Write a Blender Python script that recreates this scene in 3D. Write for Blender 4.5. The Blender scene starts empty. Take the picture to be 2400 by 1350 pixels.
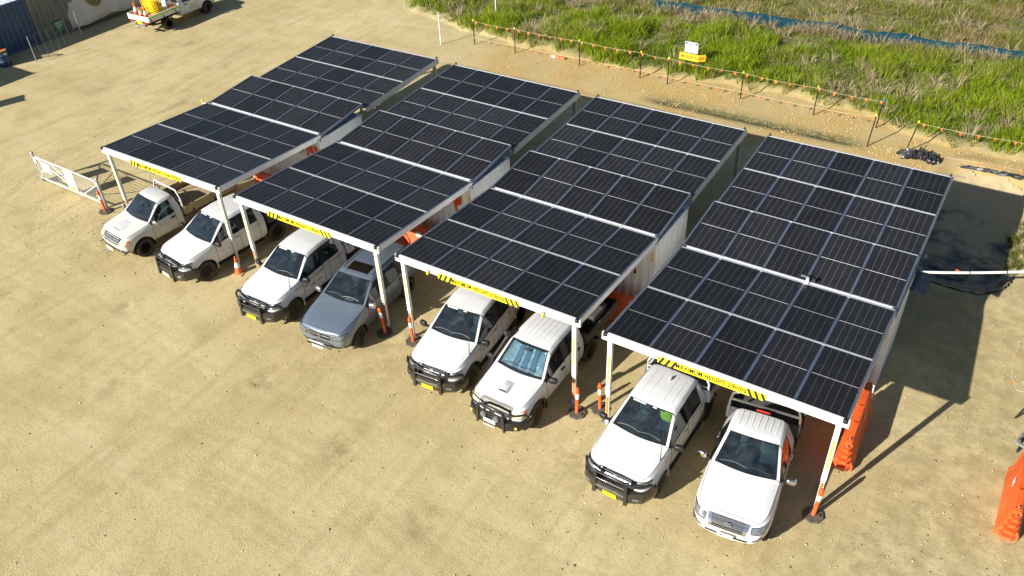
import bpy, bmesh, math, random
import numpy as np
from math import radians, sin, cos, pi, sqrt
from mathutils import Vector, Matrix
from mathutils.bvhtree import BVHTree

random.seed(7); RNG = np.random.default_rng(7)
sc = bpy.context.scene
COL = sc.collection

# ------------------------------------------------------------------ camera, sky, sun
def set_camera():
    yaw, pitch, roll = -0.594, -0.655, -0.048
    fw = Vector((sin(yaw)*cos(pitch), cos(yaw)*cos(pitch), sin(pitch)))
    r = Vector((cos(yaw), -sin(yaw), 0)); u = r.cross(fw)
    r2 = r*cos(roll) + u*sin(roll); u2 = -r*sin(roll) + u*cos(roll)
    cam = bpy.data.cameras.new('camera'); o = bpy.data.objects.new('camera', cam)
    m = Matrix((r2, u2, -fw)).transposed().to_4x4(); m.translation = Vector((7.163, -14.748, 17.267))
    o.matrix_world = m
    cam.sensor_width = 36; cam.lens = 1974.4/2400*36
    cam.clip_start = 0.1; cam.clip_end = 3000
    COL.objects.link(o); sc.camera = o
set_camera()
SUN_AZ, SUN_EL = radians(68.5), radians(26.8)          # direction the light travels in plan, height of the sun
w = bpy.data.worlds.new('World'); sc.world = w; w.use_nodes = True
nt = w.node_tree
sky = nt.nodes.new('ShaderNodeTexSky'); sky.sky_type = 'NISHITA'; sky.sun_disc = False
sky.sun_elevation = SUN_EL
to_sun = (-cos(SUN_AZ), -sin(SUN_AZ))
sky.sun_rotation = math.atan2(to_sun[0], to_sun[1])
sky.air_density = 1.0; sky.dust_density = 0.6; sky.ozone_density = 1.5
nt.links.new(sky.outputs[0], nt.nodes['Background'].inputs[0])
nt.nodes['Background'].inputs[1].default_value = 0.05
sl = bpy.data.lights.new('sun', 'SUN'); sl.energy = 5.0; sl.angle = radians(0.5); sl.color = (1.0, 0.95, 0.86)
so = bpy.data.objects.new('sun', sl); COL.objects.link(so)
L = Vector((cos(SUN_AZ)*cos(SUN_EL), sin(SUN_AZ)*cos(SUN_EL), -sin(SUN_EL)))
so.rotation_euler = L.to_track_quat('-Z', 'Y').to_euler(); so.location = (-20, -40, 40)
sc.view_settings.view_transform = 'Standard'; sc.view_settings.look = 'None'
sc.view_settings.gamma = 1; sc.view_settings.use_curve_mapping = False
sc.view_settings.exposure = 0.86
sc.render.engine = 'CYCLES'

# ------------------------------------------------------------------ materials
MATS = {}
def mat(name, col, rough=0.5, metal=0.0, spec=0.5, coat=0.0, var=0.0, vscale=8.0, bump=0.0, bscale=40.0,
        dust=None, alpha=None, trans=0.0):
    """plain procedural material: colour with noise variation, bump, optional dust by noise"""
    if name in MATS: return MATS[name]
    m = bpy.data.materials.new(name); m.use_nodes = True; MATS[name] = m
    N = m.node_tree.nodes; K = m.node_tree.links; b = N['Principled BSDF']
    b.inputs['Base Color'].default_value = (*col, 1); b.inputs['Roughness'].default_value = rough
    b.inputs['Metallic'].default_value = metal; b.inputs['Specular IOR Level'].default_value = spec
    b.inputs['Coat Weight'].default_value = coat; b.inputs['Coat Roughness'].default_value = 0.08
    if trans: b.inputs['Transmission Weight'].default_value = trans
    tc = None
    if var or bump or dust:
        tc = N.new('ShaderNodeTexCoord')
    cur = None
    if var:
        n = N.new('ShaderNodeTexNoise'); n.inputs['Scale'].default_value = vscale; n.inputs['Detail'].default_value = 5
        K.new(tc.outputs['Object'], n.inputs['Vector'])
        r = N.new('ShaderNodeMapRange'); r.inputs[1].default_value = .3; r.inputs[2].default_value = .7
        r.inputs[3].default_value = 1-var; r.inputs[4].default_value = 1+var*.5
        K.new(n.outputs[0], r.inputs[0])
        mx = N.new('ShaderNodeMix'); mx.data_type = 'RGBA'; mx.blend_type = 'MULTIPLY'; mx.inputs[0].default_value = 1
        mx.inputs[6].default_value = (*col, 1); K.new(r.outputs[0], mx.inputs[7]); cur = mx.outputs[2]
    if dust:   # (colour, amount, zlow, zhigh): road dust, thicker low on the thing, in patches
        dc, amt, z0, z1 = dust
        n = N.new('ShaderNodeTexNoise'); n.inputs['Scale'].default_value = 3.0; n.inputs['Detail'].default_value = 6
        K.new(tc.outputs['Object'], n.inputs['Vector'])
        sx = N.new('ShaderNodeSeparateXYZ'); K.new(tc.outputs['Object'], sx.inputs[0])
        r = N.new('ShaderNodeMapRange'); r.inputs[1].default_value = z0; r.inputs[2].default_value = z1
        r.inputs[3].default_value = amt; r.inputs[4].default_value = 0.03; K.new(sx.outputs[2], r.inputs[0])
        mu = N.new('ShaderNodeMath'); mu.operation = 'MULTIPLY'; K.new(r.outputs[0], mu.inputs[0])
        r2 = N.new('ShaderNodeMapRange'); r2.inputs[1].default_value = .3; r2.inputs[2].default_value = .7
        r2.inputs[3].default_value = .35; r2.inputs[4].default_value = 1.3; K.new(n.outputs[0], r2.inputs[0])
        K.new(r2.outputs[0], mu.inputs[1]); mu.use_clamp = True
        mx = N.new('ShaderNodeMix'); mx.data_type = 'RGBA'
        if cur: K.new(cur, mx.inputs[6])
        else: mx.inputs[6].default_value = (*col, 1)
        mx.inputs[7].default_value = (*dc, 1); K.new(mu.outputs[0], mx.inputs[0]); cur = mx.outputs[2]
    if cur: K.new(cur, b.inputs['Base Color'])
    if bump:
        n = N.new('ShaderNodeTexNoise'); n.inputs['Scale'].default_value = bscale; n.inputs['Detail'].default_value = 6
        K.new(tc.outputs['Object'], n.inputs['Vector'])
        bp = N.new('ShaderNodeBump'); bp.inputs['Strength'].default_value = bump; bp.inputs['Distance'].default_value = .02
        K.new(n.outputs[0], bp.inputs['Height']); K.new(bp.outputs[0], b.inputs['Normal'])
    return m
DUST = (0.42, 0.33, 0.17)
def paint(name, col, amt=.35, z1=1.1, metal=0.0):
    return mat(name, col, .32, metal, .5, .6, var=.04, vscale=2.5, dust=(DUST, amt, .3, z1))
M_WHITE = paint('white_paint', (.665, .675, .69), .30, 1.05)
M_WDUSTY = paint('dusty_white_paint', (.67, .675, .66), .75, 1.25)
M_GREY = paint('blue_grey_metallic_paint', (.19, .245, .325), .2, .9, .5)
M_BLACKPL = mat('black_plastic', (.018, .018, .02), .45, var=.2, vscale=6)
M_BAR = mat('black_powder_coat', (.012, .012, .014), .35, coat=.2, dust=(DUST, .15, .2, .9))
M_TYRE = mat('tyre_rubber', (.022, .021, .02), .85, spec=.3, dust=(DUST, .16, -.3, .5), bump=.3, bscale=60)
M_RUB = mat('rubber_seal', (.012, .012, .012), .6)
M_GAP = mat('panel_gap', (.03, .03, .03), .8)
M_RIMB = mat('black_alloy', (.02, .02, .022), .35, .3, dust=(DUST, .10, -.2, .6))
M_RIMS = mat('silver_alloy', (.5, .5, .5), .35, .8, var=.1)
M_RIMG = mat('gold_steel_rim', (.52, .38, .14), .45, .4, var=.2)
M_STEELR = mat('dark_steel_rim', (.16, .14, .11), .5, .6, var=.2)
M_CHROME = mat('chrome', (.75, .76, .78), .12, 1.0)
M_STEELPIPE = mat('dull_steel_tube', (.48, .46, .42), .35, .8, var=.1)
M_LENS = mat('headlight_lens', (.26, .28, .30), .10, .55, .8, 1.0, var=.3, vscale=14)
M_LENSY = mat('yellowed_lens', (.62, .56, .40), .15, .15, .7, 1.0, var=.25, vscale=14)
M_AMBER = mat('amber_lens', (.85, .22, .02), .2, coat=.6)
M_YLAMP = mat('yellow_fog_lamp', (.85, .62, .05), .2, coat=.6)
M_REDL = mat('red_lens', (.6, .03, .02), .25, coat=.6)
M_INT = mat('dark_cabin_trim', (.03, .032, .035), .7, var=.2)
M_SEAT = mat('grey_seat_fabric', (.10, .11, .12), .85, var=.2, vscale=20)
M_LIME = mat('hi_vis_cloth', (.55, .80, .03), .8, var=.2)
M_ALU = mat('anodised_aluminium', (.17, .205, .27), .5, .6, var=.08, vscale=5)
M_ALUL = mat('bright_aluminium', (.74, .75, .77), .38, .55, var=.08, vscale=5)
M_BEAM = mat('white_beam_paint', (.78, .78, .76), .4, coat=.2, var=.06, vscale=3, dust=((.5, .42, .3), .25, -5, 6))
M_GALV = mat('galvanised_steel', (.46, .48, .50), .45, .7, var=.2, vscale=9)
M_CONT = mat('container_white', (.80, .81, .81), .45, var=.08, vscale=1.6, dust=((.5, .47, .42), .07, -1.0, 4.5), bump=.05, bscale=6)
M_CROOF = mat('container_roof_paint', (.30, .40, .46), .5, var=.15, vscale=2)
M_RED = mat('orange_red_vinyl', (.66, .10, .02), .45, var=.08)
M_BLK = mat('black_print', (.015, .015, .015), .55)
M_YEL = mat('safety_yellow', (.88, .76, .01), .5, var=.05)
M_STRIP = mat('amber_reflective_strip', (.82, .52, .06), .4, var=.08)
M_ORTAPE = mat('orange_tape', (.85, .32, .04), .5)
M_ORPL = mat('orange_plastic', (.74, .098, .012), .5, coat=.05, var=.12, vscale=3, dust=(DUST, .25, 0, .5))
M_WBAND = mat('white_reflective_band', (.78, .79, .80), .35, var=.06)
M_RBASE = mat('dusty_rubber_base', (.10, .085, .065), .9, var=.35, vscale=8)
M_PINM = mat('pin_steel', (.55, .54, .5), .4, .8)
M_SIGNW = mat('sign_white', (.82, .82, .80), .4, var=.03)
M_SIGNB = mat('sign_blue', (.03, .09, .28), .4)
M_SIGNY = mat('sign_amber', (.84, .52, .03), .45, var=.05)
M_TXTRED = mat('dark_red_print', (.30, .02, .01), .5)
M_GREEN = mat('sign_green', (.03, .18, .06), .45)
M_BLUEC = mat('blue_container_paint', (.035, .085, .17), .5, var=.2, vscale=1.5, bump=.05, bscale=5)
M_GREYC = mat('grey_green_container_paint', (.16, .17, .15), .55, var=.25, vscale=1.5, bump=.05, bscale=5)
M_CANVAS = mat('cream_canvas', (.62, .58, .50), .85, var=.12, vscale=1.2, bump=.35, bscale=3)
M_OLIVE = mat('olive_canvas', (.22, .19, .06), .85, var=.2)
M_DRUM = mat('blue_drum', (.02, .05, .11), .4, coat=.3)
M_ORANGEIN = mat('orange_drum_inside', (.75, .26, .03), .6, var=.25, vscale=6)
M_TIMBER = mat('weathered_timber', (.36, .29, .19), .85, var=.35, vscale=12)
M_ROPE = mat('pale_rope', (.70, .62, .44), .8)
M_FLAG = mat('orange_flag', (.90, .14, .02), .65, var=.08)
M_STAR = mat('black_star_picket', (.03, .028, .025), .55, .3)
M_PVC = mat('white_pipe', (.78, .79, .80), .4)
M_POLY = mat('black_plastic_sheet', (.014, .015, .018), .34, spec=.5, var=.2)
M_BLUEF = mat('teal_blue_shade_cloth', (.006, .040, .058), .9, spec=.08, var=.3, vscale=5)
M_TRAYG = mat('grey_steel_tray', (.13, .135, .13), .5, .4, var=.3, vscale=3)
M_TRAYB = mat('beige_dusty_tray', (.42, .34, .20), .65, var=.2, vscale=3)
M_BLACKT = mat('dark_dirty_tray', (.05, .045, .038), .7, var=.35, vscale=4)
M_CHAS = mat('chassis_dark', (.025, .022, .02), .8)
M_YCAGE = mat('yellow_mesh_plastic', (.86, .62, .02), .6, var=.1)
M_STRIPE = mat('amber_side_stripe', (.82, .40, .05), .4)
M_LIMES = mat('lime_stripe', (.45, .70, .04), .45)
M_GOLD = mat('gold_print', (.62, .45, .08), .5)
M_SHADE = mat('silver_sun_shade', (.72, .76, .78), .30, .55, var=.25, vscale=7, bump=.5, bscale=9)
M_PAPER = mat('paper_sheet', (.75, .80, .76), .6)
M_STONE = mat('pale_stone', (.46, .39, .27), .9, var=.3, vscale=30)

def glass_mat(name, tint, gloss):
    m = bpy.data.materials.new(name); m.use_nodes = True
    N = m.node_tree.nodes; K = m.node_tree.links; N.clear()
    out = N.new('ShaderNodeOutputMaterial'); tr = N.new('ShaderNodeBsdfTransparent'); tr.inputs[0].default_value = (*tint, 1)
    gl = N.new('ShaderNodeBsdfGlossy'); gl.inputs[0].default_value = (.95, .97, 1, 1); gl.inputs[1].default_value = .03
    lw = N.new('ShaderNodeFresnel'); lw.inputs[0].default_value = 1.55
    ad = N.new('ShaderNodeMath'); ad.operation = 'MULTIPLY_ADD'; ad.inputs[1].default_value = gloss; ad.inputs[2].default_value = .015
    K.new(lw.outputs[0], ad.inputs[0])
    mx = N.new('ShaderNodeMixShader'); K.new(ad.outputs[0], mx.inputs[0]); K.new(tr.outputs[0], mx.inputs[1]); K.new(gl.outputs[0], mx.inputs[2])
    # thin patchy dust film, its blue tint painted in for reflected sky
    df = N.new('ShaderNodeBsdfDiffuse'); df.inputs[0].default_value = (.26, .33, .35, 1)
    tc = N.new('ShaderNodeTexCoord'); n = N.new('ShaderNodeTexNoise'); n.inputs['Scale'].default_value = 4; n.inputs['Detail'].default_value = 6
    K.new(tc.outputs['Object'], n.inputs['Vector'])
    r = N.new('ShaderNodeMapRange'); r.inputs[1].default_value = .35; r.inputs[2].default_value = .75; r.inputs[3].default_value = .012; r.inputs[4].default_value = .075
    K.new(n.outputs[0], r.inputs[0])
    m2 = N.new('ShaderNodeMixShader'); K.new(r.outputs[0], m2.inputs[0]); K.new(mx.outputs[0], m2.inputs[1]); K.new(df.outputs[0], m2.inputs[2])
    K.new(m2.outputs[0], out.inputs[0]); MATS[name] = m
    return m
M_GLASS = glass_mat('windscreen_glass', (.42, .56, .60), 2.0)
M_GLASSD = glass_mat('side_glass', (.26, .32, .33), 1.3)

def panel_mat():
    m = bpy.data.materials.new('solar_cells'); m.use_nodes = True
    N = m.node_tree.nodes; K = m.node_tree.links; b = N['Principled BSDF']
    uv = N.new('ShaderNodeUVMap'); sp = N.new('ShaderNodeSeparateXYZ'); K.new(uv.outputs[0], sp.inputs[0])
    def line(src, count, half):            # 1 on a line, count cells across
        a = N.new('ShaderNodeMath'); a.operation = 'MULTIPLY'; a.inputs[1].default_value = count; K.new(src, a.inputs[0])
        f = N.new('ShaderNodeMath'); f.operation = 'FRACT'; K.new(a.outputs[0], f.inputs[0])
        s = N.new('ShaderNodeMath'); s.operation = 'SUBTRACT'; s.inputs[1].default_value = .5; K.new(f.outputs[0], s.inputs[0])
        ab = N.new('ShaderNodeMath'); ab.operation = 'ABSOLUTE'; K.new(s.outputs[0], ab.inputs[0])
        g = N.new('ShaderNodeMath'); g.operation = 'GREATER_THAN'; g.inputs[1].default_value = .5-half*count; K.new(ab.outputs[0], g.inputs[0])
        return g.outputs[0]
    cx = line(sp.outputs[0], 6, .0021); cy = line(sp.outputs[1], 24, .0007)
    mid = N.new('ShaderNodeMath'); mid.operation = 'SUBTRACT'; mid.inputs[1].default_value = .5; K.new(sp.outputs[1], mid.inputs[0])
    ma = N.new('ShaderNodeMath'); ma.operation = 'ABSOLUTE'; K.new(mid.outputs[0], ma.inputs[0])
    ml = N.new('ShaderNodeMath'); ml.operation = 'LESS_THAN'; ml.inputs[1].default_value = .0035; K.new(ma.outputs[0], ml.inputs[0])
    oi = N.new('ShaderNodeObjectInfo')
    tc = N.new('ShaderNodeTexCoord'); n = N.new('ShaderNodeTexNoise'); n.inputs['Scale'].default_value = 2.2; n.inputs['Detail'].default_value = 5
    av = N.new('ShaderNodeVectorMath'); K.new(tc.outputs['Object'], av.inputs[0]); K.new(oi.outputs['Location'], av.inputs[1])
    K.new(av.outputs[0], n.inputs['Vector'])
    cr = N.new('ShaderNodeMix'); cr.data_type = 'RGBA'; cr.inputs[6].default_value = (.0085, .0088, .0105, 1); cr.inputs[7].default_value = (.020, .0205, .023, 1)
    K.new(n.outputs[0], cr.inputs[0])
    def over(base, col, fac):
        x = N.new('ShaderNodeMix'); x.data_type = 'RGBA'; K.new(base, x.inputs[6]); x.inputs[7].default_value = (*col, 1); K.new(fac, x.inputs[0]); return x.outputs[2]
    c = over(cr.outputs[2], (.045, .045, .047), cy); c = over(c, (.17, .172, .18), cx); c = over(c, (.55, .56, .58), ml.outputs[0])
    rv = N.new('ShaderNodeMapRange'); rv.inputs[3].default_value = .75; rv.inputs[4].default_value = 1.5; K.new(oi.outputs['Random'], rv.inputs[0])  # random brightness per panel: varying sheen put into the cell colour
    vm = N.new('ShaderNodeVectorMath'); vm.operation = 'SCALE'; K.new(c, vm.inputs[0]); K.new(rv.outputs[0], vm.inputs['Scale'])
    K.new(vm.outputs[0], b.inputs['Base Color'])
    rr = N.new('ShaderNodeMapRange'); rr.inputs[1].default_value = .3; rr.inputs[2].default_value = .7; rr.inputs[3].default_value = .20; rr.inputs[4].default_value = .34
    K.new(n.outputs[0], rr.inputs[0]); K.new(rr.outputs[0], b.inputs['Roughness'])
    b.inputs['Specular IOR Level'].default_value = .16
    MATS['solar_cells'] = m; return m
M_CELLS = panel_mat()

def vcol_mat(name, attr, rough=.8, transl=.35):
    m = bpy.data.materials.new(name); m.use_nodes = True
    N = m.node_tree.nodes; K = m.node_tree.links; b = N['Principled BSDF']
    a = N.new('ShaderNodeAttribute'); a.attribute_name = attr; K.new(a.outputs['Color'], b.inputs['Base Color'])
    b.inputs['Roughness'].default_value = rough; b.inputs['Specular IOR Level'].default_value = .2
    if transl:
        t = N.new('ShaderNodeBsdfTranslucent'); K.new(a.outputs['Color'], t.inputs[0])
        mx = N.new('ShaderNodeMixShader'); mx.inputs[0].default_value = transl
        K.new(b.outputs[0], mx.inputs[1]); K.new(t.outputs[0], mx.inputs[2]); K.new(mx.outputs[0], N['Material Output'].inputs[0])
    MATS[name] = m; return m
M_BLADE = vcol_mat('grass_blades', 'Col'); M_PEB = vcol_mat('pebbles', 'Col', .9, 0)

# ------------------------------------------------------------------ object helpers
def link(o, parent=None):
    COL.objects.link(o)
    if parent is not None: o.parent = parent
    return o
def tag(o, label=None, cat=None, group=None, kind=None):
    if label: o['label'] = label
    if cat: o['category'] = cat
    if group: o['group'] = group
    if kind: o['kind'] = kind
    return o
def thing(name, label, cat, loc=(0, 0, 0), rz=0.0, group=None):
    o = bpy.data.objects.new(name, None); o.location = loc; o.rotation_euler = (0, 0, rz); o.empty_display_size = .2
    link(o); return tag(o, label, cat, group)
def from_mesh(name, me, parent=None, loc=(0, 0, 0), rot=(0, 0, 0)):
    o = bpy.data.objects.new(name, me); o.location = loc; o.rotation_euler = rot
    return link(o, parent)
class MB:
    """collects shapes, then builds ONE mesh object"""
    def __init__(s): s.v = []; s.f = []; s.uv = None
    def add(s, v, f):
        k = len(s.v); s.v += [tuple(p) for p in v]; s.f += [tuple(i+k for i in q) for q in f]; return s
    def box(s, c, d, R=None):
        x, y, z = d[0]/2, d[1]/2, d[2]/2
        v = [Vector((a*x, b*y, e*z)) for a in (-1, 1) for b in (-1, 1) for e in (-1, 1)]
        if R is not None: v = [R @ p for p in v]
        c = Vector(c)
        return s.add([p+c for p in v], [(0, 1, 3, 2), (4, 6, 7, 5), (0, 4, 5, 1), (2, 3, 7, 6), (0, 2, 6, 4), (1, 5, 7, 3)])
    def b2(s, lo, hi): return s.box([(a+b)/2 for a, b in zip(lo, hi)], [abs(b-a) for a, b in zip(lo, hi)])
    def hexa(s, p):     # 8 points: bottom 4 (ccw) then top 4
        return s.add(p, [(3, 2, 1, 0), (4, 5, 6, 7), (0, 1, 5, 4), (1, 2, 6, 5), (2, 3, 7, 6), (3, 0, 4, 7)])
    def bar(s, a, b, wd, ht, up=(0, 0, 1)):
        a, b = Vector(a), Vector(b); d = b-a; l = d.length; d.normalize(); up = Vector(up)
        x = d.cross(up).normalized(); u = x.cross(d)
        R = Matrix((x, d, u)).transposed()
        return s.box((a+b)/2, (wd, l, ht), R)
    def tube(s, pts, r, n=8, closed=False):
        P = [Vector(p) for p in pts]; m = len(P); rs = r if isinstance(r, (list, tuple)) else [r]*m
        prev = None; base = len(s.v)
        for i, p in enumerate(P):
            if closed: d = P[(i+1) % m]-P[i-1]
            else: d = P[min(i+1, m-1)]-P[max(i-1, 0)]
            d.normalize()
            if prev is None:
                a = Vector((0, 0, 1)) if abs(d.z) < .9 else Vector((1, 0, 0)); x = d.cross(a).normalized()
            else:
                x = (prev-d*prev.dot(d)).normalized()
            prev = x; y = d.cross(x)
            for k in range(n):
                t = 2*pi*k/n; s.v.append(tuple(p+(x*cos(t)+y*sin(t))*rs[i]))
        for i in range(m if closed else m-1):
            j = (i+1) % m
            for k in range(n):
                k2 = (k+1) % n
                s.f.append((base+i*n+k, base+i*n+k2, base+j*n+k2, base+j*n+k))
        if not closed:
            s.f.append(tuple(base+k for k in range(n))[::-1]); s.f.append(tuple(base+(m-1)*n+k for k in range(n)))
        return s
    def lathe(s, prof, n=24, c=(0, 0, 0), axis='z', alt=None):
        base = len(s.v); c = Vector(c); m = len(prof)
        for i, (r, h) in enumerate(prof):
            for k in range(n):
                t = 2*pi*k/n; rr = r
                if alt and i in alt[0] and (k//alt[2]) % 2: rr = r-alt[1]
                a, b = rr*cos(t), rr*sin(t)
                p = {'z': (a, b, h), 'x': (h, a, b), 'y': (b, h, a)}[axis]
                s.v.append(tuple(c+Vector(p)))
        for i in range(m-1):
            for k in range(n):
                k2 = (k+1) % n; s.f.append((base+i*n+k, base+i*n+k2, base+(i+1)*n+k2, base+(i+1)*n+k))
        if prof[0][0] > 1e-5: s.f.append(tuple(base+k for k in range(n))[::-1])
        if prof[-1][0] > 1e-5: s.f.append(tuple(base+(m-1)*n+k for k in range(n)))
        return s
    def sell(s, c, d, e=.5, nu=14, nv=8, R=None):      # rounded box (superellipsoid)
        c = Vector(c); base = len(s.v)
        sg = lambda t, p: math.copysign(abs(t)**p, t)
        for i in range(nv+1):
            a = -pi/2+pi*i/nv
            for k in range(nu):
                t = 2*pi*(k+.5)/nu
                p = Vector((d[0]/2*sg(cos(a), e)*sg(cos(t), e), d[1]/2*sg(cos(a), e)*sg(sin(t), e), d[2]/2*sg(sin(a), e)))
                if R is not None: p = R @ p
                s.v.append(tuple(c+p))
        for i in range(nv):
            for k in range(nu):
                k2 = (k+1) % nu; s.f.append((base+i*nu+k, base+i*nu+k2, base+(i+1)*nu+k2, base+(i+1)*nu+k))
        return s
    def prism(s, poly, y0, y1, axis='y'):
        """polygon in two axes extruded along the third"""
        n = len(poly); base = len(s.v)
        for h in (y0, y1):
            for a, b in poly:
                s.v.append({'y': (a, h, b), 'x': (h, a, b), 'z': (a, b, h)}[axis])
        s.f.append(tuple(base+i for i in range(n))); s.f.append(tuple(base+n+i for i in range(n))[::-1])
        for i in range(n):
            j = (i+1) % n; s.f.append((base+j, base+i, base+n+i, base+n+j))
        return s
    def grid(s, P):          # P: n x m array of points
        n, m = len(P), len(P[0]); base = len(s.v)
        for row in P: s.v += [tuple(p) for p in row]
        for i in range(n-1):
            for j in range(m-1):
                a = base+i*m+j; s.f.append((a, a+1, a+m+1, a+m))
        return s
    def mesh(s, name, mt=None, smooth=None, bevel=0):
        me = bpy.data.meshes.new(name); me.from_pydata(s.v, [], s.f)
        bm = bmesh.new(); bm.from_mesh(me)
        bmesh.ops.remove_doubles(bm, verts=bm.verts, dist=1e-6)
        bmesh.ops.recalc_face_normals(bm, faces=bm.faces)
        if bevel:
            ed = [e for e in bm.edges if len(e.link_faces) == 2 and e.calc_face_angle(0) > .6]
            bmesh.ops.bevel(bm, geom=ed, offset=bevel, segments=2, profile=.6, affect='EDGES', clamp_overlap=True)
        bm.to_mesh(me); bm.free()
        if mt: me.materials.append(mt)
        if smooth is not None:
            me.polygons.foreach_set('use_smooth', [True]*len(me.polygons)); me.set_sharp_from_angle(angle=radians(smooth))
        return me
    def build(s, name, mt, parent=None, smooth=None, bevel=0, loc=(0, 0, 0), rot=(0, 0, 0)):
        return from_mesh(name, s.mesh(name, mt, smooth, bevel), parent, loc, rot)

_TXT = {}
def text_geo(body, size=1.0, bold=0.0, spacing=1.0):
    """flat lettering outlines -> (verts 2d, faces), centred in x, baseline-centred in y"""
    k = (body, bold, spacing)
    if k not in _TXT:
        cu = bpy.data.curves.new('lettering', 'FONT'); cu.body = body; cu.size = 1; cu.align_x = 'CENTER'; cu.align_y = 'CENTER'
        cu.offset = bold; cu.space_character = spacing; cu.resolution_u = 3
        o = bpy.data.objects.new('lettering', cu); COL.objects.link(o)
        dg = bpy.context.evaluated_depsgraph_get(); dg.update()
        me = bpy.data.meshes.new_from_object(o.evaluated_get(dg))
        _TXT[k] = ([tuple(v.co[:2]) for v in me.vertices], [tuple(p.vertices) for p in me.polygons])
        bpy.data.objects.remove(o); bpy.data.curves.remove(cu); bpy.data.meshes.remove(me)
    v, f = _TXT[k]
    return [(a*size, b*size) for a, b in v], f
def text_obj(body, size, mt, parent, origin, ux, uy, bold=.01, fit=None, spacing=1.0, name='lettering'):
    v, f = text_geo(body, size, bold, spacing)
    if fit:
        wd = max(a for a, b in v)-min(a for a, b in v); sc_ = fit/wd; v = [(a*sc_, b) for a, b in v]
    o, ux, uy = Vector(origin), Vector(ux), Vector(uy)
    me = bpy.data.meshes.new(name); me.from_pydata([tuple(o+ux*a+uy*b) for a, b in v], [], f); me.materials.append(mt)
    return from_mesh(name, me, parent)

# ------------------------------------------------------------------ terrain
_LAT = np.random.default_rng(3).random((64, 64))
def vnoise(x, y, s, sh=0):
    x = np.asarray(x, float)/s+sh*7.3; y = np.asarray(y, float)/s+sh*3.1
    i = np.floor(x).astype(int); j = np.floor(y).astype(int); u = x-i; v = y-j
    u = u*u*(3-2*u); v = v*v*(3-2*v); g = lambda a, b: _LAT[a % 64, b % 64]
    return (g(i, j)*(1-u)+g(i+1, j)*u)*(1-v)+(g(i, j+1)*(1-u)+g(i+1, j+1)*u)*v
def fbm(x, y, s, sh=0, o=4):
    t = 0; a = 1; n = 0
    for k in range(o): t = t+a*vnoise(x, y, s/2**k, sh+k); n += a; a *= .5
    return t/n
EX = [-60, -25, -20.1, -15.6, -11.7, -7.1, -3.0, .9, 3.0, 5.6, 8.0, 12, 60]; EY = [25, 23.6, 22.6, 22.1, 21.9, 22.2, 22.6, 22.4, 21.3, 20.8, 21.0, 21.3, 23]
def grass_edge(x): return np.interp(x, EX, EY)+.5*(vnoise(x, 0*np.asarray(x, float), 1.1, 5)-.5)+.3*(vnoise(x, 0*np.asarray(x, float), .35, 6)-.5)
def in_grass(x, y):
    left = -25.3-.45*(y-23.6)+1.2*(vnoise(y, 0*np.asarray(y, float), 2.0, 8)-.5)
    return np.clip((y-grass_edge(x))/.7, 0, 1)*np.clip((x-left)/.8, 0, 1)
def pit(x, y):      # 0..1 mask of the plastic-lined sump beside the last canopy
    cx, cy, rx, ry = 7.0, 15.2, 1.75, 4.0
    d = (np.abs((x-cx)/rx)**3.2+np.abs((y-cy)/ry)**3.2)**(1/3.2)
    return np.clip((1.12-d)/.30, 0, 1)
TRACKS = []         # wheel ruts: polylines (x, y), half width, depth
for x0, wob, sd in ((-33.5, .8, 1), (-31.9, .8, 1), (-29.3, 1.2, 2), (-27.7, 1.2, 2), (-25.0, .9, 3), (-23.5, .9, 3), (-36.0, .6, 4), (-34.6, .6, 4)):
    ys = np.linspace(-2, 34, 40); TRACKS.append((np.stack([x0+wob*np.sin(ys*.11+sd)+.35*(ys-10)/20, ys], 1), .13, .016))
for y0, sl_, sd in ((-3.6, .03, 1), (-5.2, .03, 1), (-6.6, -.04, 2), (-8.1, -.04, 2), (-4.4, -.09, 5), (-9.6, .02, 6)):
    xs = np.linspace(-34, 14, 50); TRACKS.append((np.stack([xs, y0+sl_*(xs+10)+.5*np.sin(xs*.14+sd)], 1), .10, .005))
for xc, th in ((-18.95, -6), (-15.7, -7), (-11.6, 1), (-8.8, 5), (-4.8, 5), (-2.35, -1), (1.5, -1), (4.25, 4)):
    for s in (-.76, .76):
        t = np.linspace(0, 6.5, 20); xs = xc+s+np.sin(radians(th))*t+.02*t*t*s; ys = -1.8-t*np.cos(radians(th))
        TRACKS.append((np.stack([xs, ys], 1), .11, .011))
for cx_, cy_, rad, sd in ((-19, -14, 9.0, 0), (-19, -14, 10.55, 0), (-6, -16.5, 9.5, 1), (-6, -16.5, 11.05, 1), (6, -13, 8.0, 2), (6, -13, 9.5, 2)):
    xs = np.linspace(cx_-rad*.96, cx_+rad*.96, 50); TRACKS.append((np.stack([xs, cy_+np.sqrt(rad**2-(xs-cx_)**2)], 1), .09, .006))
for cx_, rad in ((-17.5, 10.5), (-17.5, 12.1), (-19.0, 7.6), (-19.0, 9.1)):
    ys = np.linspace(4-rad*.93, 4+rad*.6, 50); TRACKS.append((np.stack([cx_-np.sqrt(rad**2-(ys-4)**2), ys], 1), .12, .013))
SCUFFS = [(-32.7, 11.7, .5), (-29.05, 12.95, .3), (-32.4, 7.76, .4), (-31.6, 9.4, .3), (-33.3, 14.15, .4), (-36.3, 13.0, .3), (-27.4, 8.5, .35), (-28.8, 9.2, .25), (-29.5, 6.9, .3), (-20.5, -5.2, .4), (-13.5, -6.1, .5), (-9.5, -3.6, .5), (-5.6, -4.4, .45), (-2.2, -5.2, .4), (-16.2, -3.4, .4)]
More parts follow.
